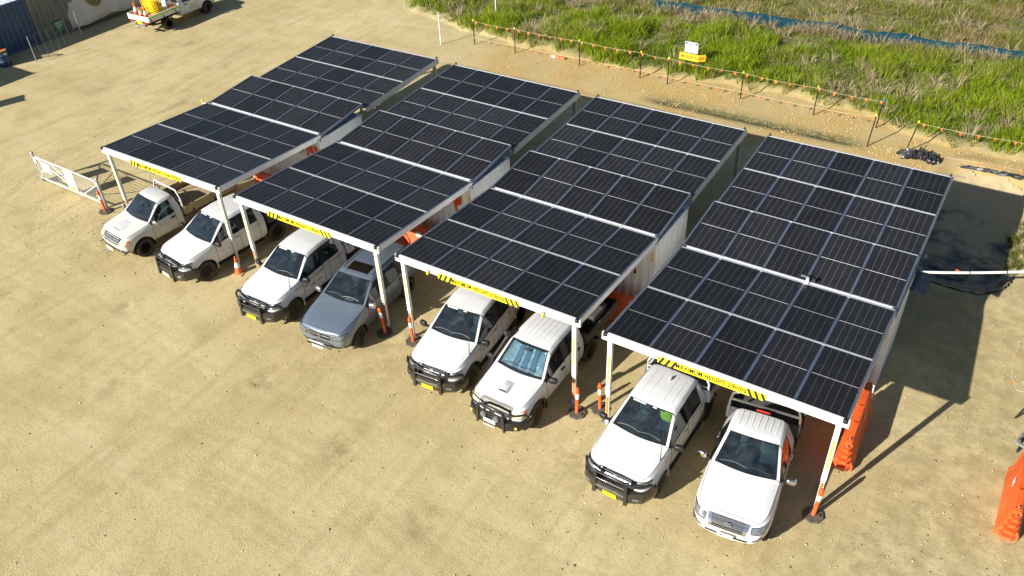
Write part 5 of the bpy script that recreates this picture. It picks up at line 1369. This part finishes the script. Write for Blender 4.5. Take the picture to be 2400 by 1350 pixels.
def stay():
    R = thing('bent_stake', 'bent stake tangled with dark cable behind the gate', 'stake', (-22.3, 2.5, 0))
    MB().tube([(0, 0, -.1), (.05, .05, .35), (.2, .1, .62)], .018, 6).build('stake', M_GALV, R, 50)
    r = random.Random(4)
    for q in range(4):
        P = [(.15+r.gauss(0, .13)+.1*math.sin(k), .1+r.gauss(0, .07), .58+r.gauss(0, .05)) for k in range(14)]
        MB().tube(P, .012, 5).build('cable', M_BLACKPL, R, 50)
    MB().tube([(.15, .1, .6), (-.05, -2.1, 1.1)], .008, 5).build('stay_wire', M_GALV, R)
stay()

# ------------------------------------------------------------------ bunting fence
FP = [(-18.76, 21.16), (-16.16, 21.16), (-12.35, 21.22), (-8.99, 21.25), (-7.51, 21.18), (-3.87, 21.21), (-.48, 21.16)]
PLACE = ['leftmost, by the white stake', 'second from the left', 'behind the second carport', 'left of the pedestrian sign', 'nearest the pedestrian sign', 'right of the pedestrian sign', 'behind the last carport']
def picket(x, y, h, label, cap=M_YEL, tilt=(0, 0), m=M_STAR):
    R = thing('fence_picket', label, 'post', (x, y, float(gz([x], [y])[0])), 0, 'black pickets of the bunting fence'); R.rotation_euler = (radians(tilt[0]), radians(tilt[1]), 0)
    g = MB()
    for k in range(3):
        a = 2*pi*k/3; g.box((cos(a)*.014, sin(a)*.014, h/2-.1), (.032, .007, h+.2), Matrix.Rotation(a, 3, 'Z'))
    g.build('shaft', m, R)
    if cap: MB().lathe([(.034, h-.06), (.034, h+.02), (.02, h+.04), (0, h+.04)], 8).build('safety_cap', cap, R, 40)
for (x, y), pl in zip(FP, PLACE): picket(x, y, 1.35, 'black picket with yellow cap, '+pl)
picket(2.19, 21.19, 1.32, 'black picket with blue cap at the end of the upper bunting', mat('blue_cap', (.05, .18, .5), .5), (0, 3))
picket(2.29, 19.36, 1.45, 'tall yellow-capped picket in front of the blue-capped one', M_YEL, (0, 3))
picket(3.76, 19.61, 1.42, 'leaning yellow-capped picket by the crumpled black plastic', M_YEL, (0, 8))
picket(9.60, 5.72, 1.0, 'dark stake at the right edge holding a bunting line', None, (0, 14))
for x, y, h, lb in ((-20.41, 20.32, 1.75, 'slim white stake left of the bunting fence'), (-19.6, 24.6, 1.3, 'slim white stake standing in the green grass')):
    R = tag(MB().tube([(0, 0, -.1), (.0, 0, h)], .028, 8).build('white_stake', M_PVC, None, 50, loc=(x, y, float(gz([x], [y])[0]))), lb, 'stake')
def bunting(label, pts, step=.66, flag=.125, sag=.05, seed=1, phase=.2):
    r = random.Random(seed); R = thing('bunting_line', label, 'bunting', pts[0], 0, 'orange bunting lines'); o = Vector(pts[0]); P = []
    for a, b in zip(pts[:-1], pts[1:]):
        a, b = Vector(a), Vector(b)
        for k in range(8):
            t = k/8; q = a.lerp(b, t); q.z -= sag*4*t*(1-t); P.append(q-o)
    P.append(Vector(pts[-1])-o)
    MB().tube(P, .0045, 5).build('rope', M_ROPE, R)
    d = phase; acc = 0
    for a, b in zip(P[:-1], P[1:]):
        l = (b-a).length
        while d < acc+l:
            q = a.lerp(b, (d-acc)/l); u = (b-a).normalized(); tw = r.gauss(0, .35); n = Vector((u.y, -u.x, 0)).normalized()
            s = flag*r.uniform(.85, 1.1); tip = q+Vector((r.gauss(0, .02), 0, -s*1.15))+n*s*math.sin(tw)
            A, B = q-u*s*.5, q+u*s*.5; th = n*.004
            g = MB().add([A+th, B+th, tip+th, A-th, B-th, tip-th], [(0, 1, 2), (5, 4, 3), (0, 3, 4, 1), (1, 4, 5, 2), (2, 5, 3, 0)]); g.build('flag', M_FLAG, R)
            d += step*r.uniform(.9, 1.1)
        acc += l
gq = lambda x, y, h: (x, y, float(gz([x], [y])[0])+h)
bunting('upper orange bunting line along the grass from white stake to blue cap', [gq(x, y-.03, 1.30) for x, y in FP]+[gq(2.19, 21.16, 1.25)], seed=1)
bunting('lower orange bunting line near the gravel, below the upper line', [gq(x, y-.05, .42) for x, y in FP]+[gq(2.29, 19.36, 1.35)], seed=2, phase=.4)
bunting('orange bunting running right from the leaning picket to the frame edge', [gq(3.95, 19.6, 1.35), gq(7.4, 20.0, 1.15), gq(10.5, 20.3, 1.1)], seed=3)
bunting('slack orange bunting fallen on the ground below the leaning picket', [gq(3.9, 19.6, .7), gq(4.3, 19.5, .12), gq(5.2, 19.7, .06), gq(6.6, 19.8, .05), gq(8.2, 19.9, .05), gq(9.6, 19.8, .05)], sag=.0, seed=4, step=.7)
bunting('short bunting line at the right edge above the single barrier', [gq(9.82, 5.75, .95), gq(9.38, 5.94, .78), gq(9.20, 6.5, .74), gq(9.14, 7.15, .74), gq(9.18, 7.93, .78), gq(9.7, 9.4, .9)], sag=.0, seed=5, step=.62)

# ------------------------------------------------------------------ signs in the grass
def grass_signs():
    z = float(gz([-7.0], [22.6])[0])
    R = thing('notice_sign', 'white notice sign reading reverse parking only above the amber sign', 'sign', (-7.05, 22.75, z))
    for x in (-.25, .45): MB().box((x, .02, .55), (.035, .035, 1.3)).build('leg', M_STAR, R)
    b = MB().box((.0, 0, 1.28), (.66, .015, .52)).build('board', M_SIGNW, R)
    MB().box((0, -.010, 1.47), (.62, .003, .11)).build('blue_band', M_SIGNB, b)
    text_obj('NOTICE', .12, M_SIGNW, b, (0, -.013, 1.47), (1, 0, 0), (0, 0, 1), .012)
    for i, t in enumerate(('REVERSE', 'PARKING', 'ONLY')): text_obj(t, .12, M_BLK, b, (0, -.011, 1.34-i*.115), (1, 0, 0), (0, 0, 1), .004)
    R = thing('pedestrian_sign', 'bent amber pedestrians arrow sign on black legs in the grass', 'sign', (-7.05, 22.68, z))
    for x in (-.18, .50): MB().box((x, .03, .35), (.03, .03, 1.0)).build('leg', M_STAR, R)
    a0, a1, a2 = Vector((-.55, 0, 0)), Vector((.42, -.05, 0)), Vector((.72, .20, 0))
    b = MB()
    for p, q in ((a0, a1), (a1, a2)):
        n = Vector((-(q-p).y, (q-p).x, 0)).normalized()*.006
        b.hexa([p-n+Vector((0, 0, .66)), q-n+Vector((0, 0, .66)), q+n+Vector((0, 0, .66)), p+n+Vector((0, 0, .66)), p-n+Vector((0, 0, 1.0)), q-n+Vector((0, 0, 1.0)), q+n+Vector((0, 0, 1.0)), p+n+Vector((0, 0, 1.0))])
    b = b.build('board', M_SIGNY, R)
    u = (a1-a0).normalized(); n = Vector((u.y, -u.x, 0))*.012
    text_obj('PEDESTRI', .17, M_TXTRED, b, a0+u*.63+n+Vector((0, 0, .83)), u, (0, 0, 1), .014, fit=.64)
    u2 = (a2-a1).normalized(); n2 = Vector((u2.y, -u2.x, 0))*.012
    text_obj('ANS', .17, M_TXTRED, b, a1+u2*.18+n2+Vector((0, 0, .83)), u2, (0, 0, 1), .014, fit=.28)
    q = a0+n+Vector((0, 0, .83)); MB().add([tuple(q+u*s+Vector((0, 0, t))) for s, t in ((.07, 0), (.16, .09), (.16, .04), (.24, .04), (.24, -.04), (.16, -.04), (.16, -.09))], [(0, 6, 5, 2, 1), (2, 5, 4, 3)]).build('arrow', M_TXTRED, b)
grass_signs()
def silt_fence():
    P = []; n = 150
    for k in range(n):
        x = lerp(-12.2, 13, k/(n-1)); y = 29.70+.045*(x+12)+.03*math.sin(x*1.3); z = float(gz([x], [y])[0]); s = .06*math.sin(x*2.1)+.04*math.sin(x*5.3)
        z -= .10; z = z*.35+.10; tp = .60+.03*math.sin(x*1.7)+.02*math.sin(x*7.1); P.append([(x, y-.14, z-.1), (x, y+.03+s*.3, z+.30), (x, y+.24+s*.5, z+tp), (x, y+.255+s*.5, z+tp-.01), (x, y+.05+s*.3, z+.28), (x, y-.12, z-.1)])
    R = thing('silt_fence', 'long teal blue shade-cloth silt fence running through the grass', 'fence', (0, 0, 0))
    MB().grid(P).build('cloth', M_BLUEF, R, 60)
    for k in range(9):
        x = -11.5+k*2.6; y = 29.92+.045*(x+12); MB().box((x, y+.02, float(gz([x], [y])[0])+.25), (.04, .04, .62)).build('peg', M_TIMBER, R)
silt_fence()
tag(MB().tube([(0, 0, .06), (.45, .03, .06), (.95, .02, .07)], .06, 10).build('fallen_bollard', M_ORPL, None, 50, loc=(-14.35, 21.55, float(gz([-14], [21.55])[0]))), 'orange bollard tube lying on its side at the grass edge', 'bollard')

fb = MB().lathe([(.063, .18), (.063, .40)], 12, (0, .01, .06), 'x').build('reflective_band', M_WBAND, bpy.data.objects['fallen_bollard'], 40)

# ------------------------------------------------------------------ plastic-lined sump, conduit, edge clutter
def sump_sheet():
    n, m = 70, 130; xs = np.linspace(4.95, 9.05, n); ys = np.linspace(10.95, 19.45, m); X, Y = np.meshgrid(xs, ys, indexing='ij')
    wr = .05*np.abs(vnoise(X, Y, .55, 51)-.5)+.05*np.abs(vnoise(X*2.2, Y*.6, .8, 52)-.5)+.03*np.abs(vnoise(X+.5*Y, Y-.4*X, .35, 53)-.5)
    Z = gz(X, Y, False)+.018+wr*2.4
    d = (np.abs((X-7.0)/1.75)**3.2+np.abs((Y-15.2)/4.0)**3.2)**(1/3.2)
    ok = d < 1.03+.14*(fbm(X, Y, 1.3, 54, 3)-.5)*2
    idx = -np.ones((n, m), int); V = []; F = []
    for i in range(n-1):
        for j in range(m-1):
            if ok[i, j] and ok[i+1, j] and ok[i, j+1] and ok[i+1, j+1]:
                q = []
                for a, b in ((i, j), (i+1, j), (i+1, j+1), (i, j+1)):
                    if idx[a, b] < 0: idx[a, b] = len(V); V.append((X[a, b], Y[a, b], Z[a, b]))
                    q.append(idx[a, b])
                F.append(q)
    mt = bpy.data.materials.new('sand_dusted_plastic'); mt.use_nodes = True; N = mt.node_tree.nodes; K = mt.node_tree.links; b = N['Principled BSDF']
    tc = N.new('ShaderNodeTexCoord'); n1 = N.new('ShaderNodeTexNoise'); n1.inputs['Scale'].default_value = .7; n1.inputs['Detail'].default_value = 7; n1.inputs['Roughness'].default_value = .65; K.new(tc.outputs['Object'], n1.inputs['Vector'])
    sx = N.new('ShaderNodeSeparateXYZ'); K.new(tc.outputs['Object'], sx.inputs[0])
    ry = N.new('ShaderNodeMapRange'); ry.inputs[1].default_value = 12.0; ry.inputs[2].default_value = 18.0; ry.inputs[3].default_value = -.05; ry.inputs[4].default_value = .28; K.new(sx.outputs[1], ry.inputs[0])
    ad = N.new('ShaderNodeMath'); ad.operation = 'ADD'; K.new(n1.outputs[0], ad.inputs[0]); K.new(ry.outputs[0], ad.inputs[1])
    r = N.new('ShaderNodeMapRange'); r.inputs[1].default_value = .46; r.inputs[2].default_value = .60; K.new(ad.outputs[0], r.inputs[0])
    mx = N.new('ShaderNodeMix'); mx.data_type = 'RGBA'; mx.inputs[6].default_value = (.016, .018, .022, 1); mx.inputs[7].default_value = (.40, .32, .18, 1); K.new(r.outputs[0], mx.inputs[0]); K.new(mx.outputs[2], b.inputs['Base Color'])
    rr = N.new('ShaderNodeMapRange'); rr.inputs[3].default_value = .38; rr.inputs[4].default_value = .9; K.new(r.outputs[0], rr.inputs[0]); K.new(rr.outputs[0], b.inputs['Roughness'])
    me = raw_mesh('plastic_liner', np.array(V), np.array(F), None, mt, True)
    tag(from_mesh('plastic_liner', me), 'wrinkled black plastic sheet lining the sandy sump beside the carport', 'sheet')
sump_sheet()
def crumple(name, label, x, y, lx, ly, h, seed, rz=0):
    n = 34; P = []; r = np.random.default_rng(seed)
    for i in range(n):
        row = []
        for j in range(n):
            u, v = -1+2*i/(n-1), -1+2*j/(n-1); e = max(0, 1-(u*u+v*v)*.5)
            X = u*lx/2*(1+.15*math.sin(v*5+seed)); Y = v*ly/2*(1+.2*math.cos(u*4+seed))
            z = h*e*abs(float(vnoise(u*3+9, v*3+9, .55, seed))-.45)*2.2+.02+.5*h*e*float(vnoise(u*5, v*5, .4, seed+1)); row.append((X, Y, z))
        P.append(row)
    return tag(MB().grid(P).build(name, M_POLY, None, 25, loc=(x, y, float(gz([x], [y])[0])), rot=(0, 0, rz)), label, 'sheet')
crumple('plastic_heap', 'crumpled shiny black plastic heap below the leaning picket', 4.35, 19.2, 1.5, .55, .42, 3)
crumple('plastic_edge', 'flattened black plastic strip along the far rim of the sump', 7.3, 19.45, 3.0, .28, .12, 5, .02)
tag(MB().box((0, 0, .03), (.55, .08, .045), Matrix.Rotation(.3, 3, 'Z')).build('timber_offcut', M_TIMBER, None, bevel=.004, loc=(5.9, 18.75, float(gz([5.9], [18.75])[0])+.03)), 'short timber offcut on the pale sand beside the sump', 'timber')
def conduit():
    A, B = Vector((6.20, 7.22, 2.74)), Vector((10.9, 10.06, 2.85)); P = []
    for k in range(17):
        t = k/16; q = A.lerp(B, t); q.z -= .22*4*t*(1-t)*.5; P.append(q-A)
    R = thing('overhead_conduit', 'white overhead pipe running off from the last container', 'pipe', A)
    MB().tube(P, .038, 10).build('pipe', M_PVC, R, 50)
    for k in (4, 7, 9, 12): MB().tube([P[k]-Vector((.012, .008, 0)), P[k]+Vector((.012, .008, 0))], .043, 10).build('clip', M_STAR, R)
    for k in (3, 11):
        q = P[k]; MB().add([q+Vector((-.06, 0, .035)), q+Vector((.08, .05, .035)), q+Vector((-.04, .10, .05)), q+Vector((-.06, 0, .031)), q+Vector((.08, .05, .031)), q+Vector((-.04, .10, .046))], [(0, 1, 2), (5, 4, 3), (0, 3, 4, 1), (1, 4, 5, 2), (2, 5, 3, 0)]).build('flag', M_FLAG, R)
    MB().tube([B-A, Vector((10.9, 10.06, -.1))-A], .05, 10).build('support_post', M_GALV, R, 50)
conduit()
for i, (x, y, h, n) in enumerate(((8.75, 14.3, .42, 420), (8.62, 15.3, .5, 480), (8.80, 16.4, .45, 420), (8.72, 13.4, .4, 280), (8.95, 17.3, .35, 240))):
    weed('weed_clump', ['weed clump at the near right rim of the sump', 'tallest weed clump at the middle right rim of the sump', 'weed clump beyond the middle of the sump rim', 'thin weed clump nearest the white pipe', 'weed clump farthest along the right sump rim'][i], x, y, .33, h, n, (.14, .16, .03), 'weeds on the sump rim')
for i, (x, y, h, n) in enumerate(((3.62, 19.45, .25, 120), (4.3, 19.9, .22, 100), (-26.2, .62, .22, 120), (-.5, .9, .12, 90), (8.3, 20.2, .22, 140))):
    weed('weed_clump', ['weeds at the foot of the leaning picket', 'low weeds right of the leaning picket', 'weeds at the hinge post of the farm gate', 'small weeds between the third and fourth carports', 'low weeds under the right-hand bunting'][i], x, y, .18, h, n, (.17, .19, .04))
def trailer():
    R = thing('trailer_drawbar', 'galvanised trailer drawbar with yellow knob at the right edge', 'trailer', (9.92, 3.85, 0))
    MB().bar((-.25, .25, .62), (.6, .05, .60), .08, .06).bar((-.25, .25, .62), (-.1, .75, .64), .08, .06).bar((-.1, .75, .64), (.6, .6, .6), .06, .06).build('frame', M_GALV, R, bevel=.005)
    MB().tube([(-.1, .62, -.0), (-.1, .62, .95)], .03, 8).build('jockey_leg', M_BLACKPL, R, 50); MB().tube([(.5, .3, -.0), (.5, .3, .62)], .04, 8).build('leg', M_GALV, R, 50)
    MB().sell((-.1, .62, 1.0), (.11, .11, .09), .8).build('knob', M_YEL, R, 60); MB().tube([(-.2, .35, .66), (.0, .65, .75), (.12, .9, .72)], .02, 6).build('hose', M_BLACKPL, R, 50)
    MB().b2((.15, .1, .64), (.55, .55, .78)).build('plate', M_BLACKPL, R, bevel=.02)
trailer()

# ------------------------------------------------------------------ far left: containers, shelter, drums, work ute
def plain_container(name, label, x0, x1, y0, y1, h, m, roofm, faces=('+x',)):
    R = thing(name, label, 'container', (x1, y0, 0)); o = Vector((x1, y0, 0))
    for x, s in ((x1, -1), (x0, 1)):
        pr = corr_wall(0, y0+.12, y1-.12, 0, 0, .05, .30); MB().grid([[(x+s*.02-s*q-o.x, u-o.y, z) for u, q in pr] for z in (.15, h-.08)]).build('corrugated_wall', m, R)
        for y in (y0+.06, y1-.06): MB().box((x+s*.06-o.x, y-o.y, h/2), (.12, .12, h)).build('corner_post', m, R)
        MB().box((x+s*.05-o.x, (y0+y1)/2-o.y, h-.05), (.10, y1-y0-.25, .10)).build('top_rail', m, R); MB().box((x+s*.05-o.x, (y0+y1)/2-o.y, .08), (.10, y1-y0-.25, .15)).build('bottom_rail', m, R)
    for y, s in ((y0, 1), (y1, -1)):
        pr = corr_wall(0, x0+.12, x1-.12, 0, 0, .05, .30); MB().grid([[(u-o.x, y+s*.02-s*q-o.y, z) for u, q in pr] for z in (.15, h-.08)]).build('corrugated_wall', m, R)
    pr = corr_wall(0, y0+.05, y1-.05, 0, 0, .03, .30); MB().grid([[(x-o.x, u-o.y, h-.03+q) for u, q in pr] for x in (x0, x1)]).build('container_roof', roofm, R)
    return R
plain_container('storage_container', 'dark blue storage container at the far left edge of the yard', -43.7, -41.2, 3.95, 9.93, 2.6, M_BLUEC, mat('pale_blue_roof', (.50, .58, .66), .5, var=.15))
plain_container('storage_container', 'grey-green storage container between the blue one and the canvas shelter', -43.75, -41.25, 10.0, 16.05, 2.75, M_GREYC, M_GREYC)
plain_container('storage_container', 'off-frame grey container whose shadow falls at the left edge', -45.5, -39.4, .06, 2.5, 2.6, M_GREYC, M_GREYC)
def shelter():
    R = thing('canvas_shelter', 'cream canvas dome shelter with a sagging lower hem', 'shelter', (-40.9, 12.0, 0)); P = []
    prof = [(.0, .10), (.10, .22), (.06, .55), (-.12, 1.2), (-.50, 2.1), (-1.1, 3.0), (-2.0, 3.7)]
    n = 60
    for k in range(n):
        y = 10.2*k/(n-1); row = []
        e = 1-math.exp(-y*3.2); up = .18*abs(math.sin(y*.42+.3))
        for i, (a, z) in enumerate(prof):
            row.append((a-.45*(1-e)+.05*math.sin(y*2.3+i), y+.10*(1-e), z+up*(1 if i < 3 else .3)*e+.02*math.sin(y*5+i*2)+(.0 if i else .03*math.sin(y*3))))
        P.append(row)
    c = MB().grid(P).build('canvas', M_CANVAS, R, 60)
    pts = [(math.cos(t), math.sin(t)) for t in np.linspace(0, 2*pi, 24, endpoint=False)]
    MB().add([(.06-.42*(.45+.5*q), 1.85+.48*p, 1.52+.5*q) for p, q in pts]+[(.06-.42*.45, 1.85, 1.52)], [(k, (k+1) % 24, 24) for k in range(24)]).build('window_flap', M_OLIVE, c)
    MB().tube([(p[0][0]+.012, p[0][1], p[0][2]+.02) for p in P], .02, 6).build('hem_rope', M_ROPE, c)
    MB().tube([(-.75, .6, .0), (-.9, .6, 2.2), (-1.9, .6, 3.5)], .04, 8).tube([(-.15, 10.1, .0), (-.5, 10.1, 2.2), (-1.6, 10.1, 3.6)], .04, 8).build('frame_tube', M_GALV, R)
shelter()
def assembly_sign():
    R = thing('assembly_sign', 'green emergency assembly point sign on the grey-green container', 'sign', (-41.17, 11.35, .62))
    b = MB().box((0, 0, 0), (.012, .62, .50)).build('board', M_GREEN, R)
    for i, t in enumerate(('EMERGENCY', 'ASSEMBLY', 'POINT')): text_obj(t, .12, M_SIGNW, b, (.010, 0, .13-i*.14), (0, 1, 0), (0, 0, 1), .01, fit=(.52, .46, .32)[i])
assembly_sign()
def mesh_fence():
    for i, (x, y, h, lb) in enumerate(((-38.85, 8.15, 1.45, 'slim grey stake in front of the blue container'), (-39.9, 11.75, 1.5, 'slim grey stake in front of the canvas shelter'))):
        tag(MB().tube([(0, 0, -.1), (0, 0, h)], .025, 8).build('fence_stake', M_GALV, None, 50, loc=(x, y, 0)), lb, 'stake')
    R = thing('wire_fence', 'thin wire strung between the grey stakes', 'wire', (-38.85, 8.15, 0)); d = Vector((-1.05, 3.6, 0)); g = MB()
    for z in (.45, .9, 1.35): g.tube([(0, 0, z), tuple(d+Vector((0, 0, z)))], .004, 4)
    for k in range(1, 8): g.tube([tuple(d*k/8+Vector((0, 0, .05))), tuple(d*k/8+Vector((0, 0, 1.38)))], .004, 4)
    g.build('wires', M_GALV, R)
mesh_fence()
def drum(x, y, label):
    R = thing('steel_drum', label, 'drum', (x, y, 0), 0, 'open drums by the blue container')
    MB().lathe([(.28, 0), (.29, .02), (.29, .28), (.30, .30), (.29, .32), (.29, .58), (.30, .60), (.29, .62), (.29, .87), (.30, .88), (.275, .88), (.275, .55)], 24).build('shell', M_DRUM, R, 40)
    MB().lathe([(.272, .60), (0, .60)], 24).lathe([(.273, .60), (.273, .87)], 24).build('orange_lining', M_ORANGEIN, R, 40)
    MB().box((.293, .03, .70), (.004, .16, .09), Matrix.Rotation(.1, 3, 'Z')).build('drum_label', M_PAPER, R)
drum(-39.95, 7.06, 'open blue drum with orange inside, right of the two'); drum(-40.55, 6.86, 'open blue drum partly hidden behind the other drum')
tag(MB().b2((-.4, -.09, 0), (.4, .09, .14)).build('timber_block', M_TIMBER, None, bevel=.008, loc=(-38.9, 9.0, 0), rot=(0, 0, .9)), 'weathered timber block lying before the blue container', 'timber')
def off_sign():
    R = thing('yard_sign', 'off-frame yard sign whose shadow crosses the left edge', 'sign', (-36.75, 1.0, 0), math.atan2(.39, -.75))
    MB().box((0, 0, 1.7), (.85, .02, 1.0)).build('board', M_SIGNW, R)
    for x in (-.3, .3): MB().box((x, .03, 1.0), (.05, .04, 2.2)).build('leg', M_GALV, R)
off_sign()
def work_ute():
    R = thing('work_ute', 'white work ute with lime-striped tray loaded with cones and yellow mesh', 'ute', (-37.05, 17.95, 0), pi+radians(1.5))
    S, info = cage_ute('single', roof=1.74, width=.88, hood=1.12, nose=-.9, cowl=.58, wst=1.24, belt=1.12, noseh=.96); car = car_body(R, S, info, M_WHITE, [0.0], .41, .37)
    front_end(car, -.9, 'holden', M_WHITE); interior(car, info, S)
    for s in (-1, 1):
        mirror(R, s, .88, .72, 1.14, M_BLACKPL); handle(car, s, 1.48, 1.0, M_BLACKPL); wheel(R, s*.74, 0, .34, 'steel', .22); wheel(R, s*.74, 2.95, .34, 'steel', .22)
    # lettering on the door towards the yard (the ute's right-hand side)
    skin_text(car, 'earch', .20, (-.5, 1.00, .92), (0, -1, 0), (0, 0, 1), (1, 0, 0), M_GOLD, R, .012)
    for k, t in enumerate(('CABLE LOCATING', 'CIVIL SERVICES')): skin_text(car, t, .07, (-.5, 1.02, .76-k*.09), (0, -1, 0), (0, 0, 1), (1, 0, 0), M_BLK, R, .004)
    flatbed(R, 1.98, 4.25, .88, .86, .24, M_WHITE, M_TRAYB, 'frame', M_GALV, ribs=True, hh=1.75); mudguards(R, 2.95, .34)
    st = MB().b2((-.905, 2.0, .98), (-.902, 4.22, 1.06)).build('lime_stripe', M_LIMES, R)
    text_obj('LG210', .13, M_BLK, st, (-.908, 2.45, 1.02), (0, -1, 0), (0, 0, 1), .014)
    text_obj('earch', .14, M_GOLD, R, (.35, 4.275, 1.02), (-1, 0, 0), (0, 0, 1), .01)
    for s in (-1, 1): MB().b2((s*.62-.12, 4.24, .68), (s*.62+.12, 4.275, .78)).build('tail_lamp', M_REDL, R)
    MB().b2((-.19, 4.25, .62), (.19, 4.265, .75)).build('number_plate', M_YEL, R); MB().b2((-.45, 4.2, .46), (.45, 4.3, .54)).b2((-.05, 4.2, .44), (.05, 4.5, .50)).build('tow_bar', M_GALV, R)
    return R.matrix_basis.copy(), R
_, WU = work_ute()
WUM = Matrix.Translation(Vector((-37.05, 17.95, 0))) @ Matrix.Rotation(pi+radians(1.5), 4, 'Z')
for i, (a, b, h) in enumerate(((.45, 3.95, .90), (-.05, 4.05, .72), (-.42, 4.0, .75))):
    p = WUM @ Vector((a, b, .86)); cone('traffic_cone', ['large traffic cone at the far side of the work ute tray', 'middle traffic cone on the work ute tray', 'traffic cone at the near corner of the work ute tray'][i], p.x, p.y, p.z, h, 'cones on the work ute tray')
def load():
    p = WUM @ Vector((.2, 3.1, .86)); R = thing('mesh_stack', 'stack of yellow plastic mesh panels standing on the work ute tray', 'mesh', p, pi)
    r = random.Random(3)
    for k in range(5):
        g = MB(); y = -.45+k*.16; t = r.uniform(-.06, .06)
        for i in range(7): g.bar((-.45+i*.15, y, 0), (-.45+i*.15+t, y+.05, .82), .05, .015)
        for j in range(6): g.bar((-.48, y+.01*j, .06+j*.15), (.48, y+.01*j, .06+j*.15), .05, .015)
        g.build('mesh_panel', M_YCAGE, R)
    p = WUM @ Vector((-.1, 2.45, .86)); R = thing('barrier_frames', 'grey wire barrier frames standing behind the work ute cab', 'frame', p, pi)
    for k in range(4):
        g = MB(); y = -.25+k*.14
        g.tube([(-.5, y, 0), (-.5, y, .75), (.5, y, .75), (.5, y, 0)], .016, 6)
        for i in range(6): g.bar((-.4+i*.16, y, 0), (-.4+i*.16, y, .75), .01, .01)
        g.build('frame', M_GALV if k % 2 else M_STEELR, R, 50)
    p = WUM @ Vector((-.62, 2.3, 1.0)); tag(MB().lathe([(.06, -.07), (.19, -.07), (.19, -.05), (.12, -.05), (.12, .05), (.19, .05), (.19, .07), (.06, .07)], 20, (0, 0, .05), 'x').build('cable_reel', mat('reel_orange', (.60, .20, .06), .6, var=.3), None, 40, loc=p), 'orange cable reel on the work ute tray beside the cab', 'reel')
load()
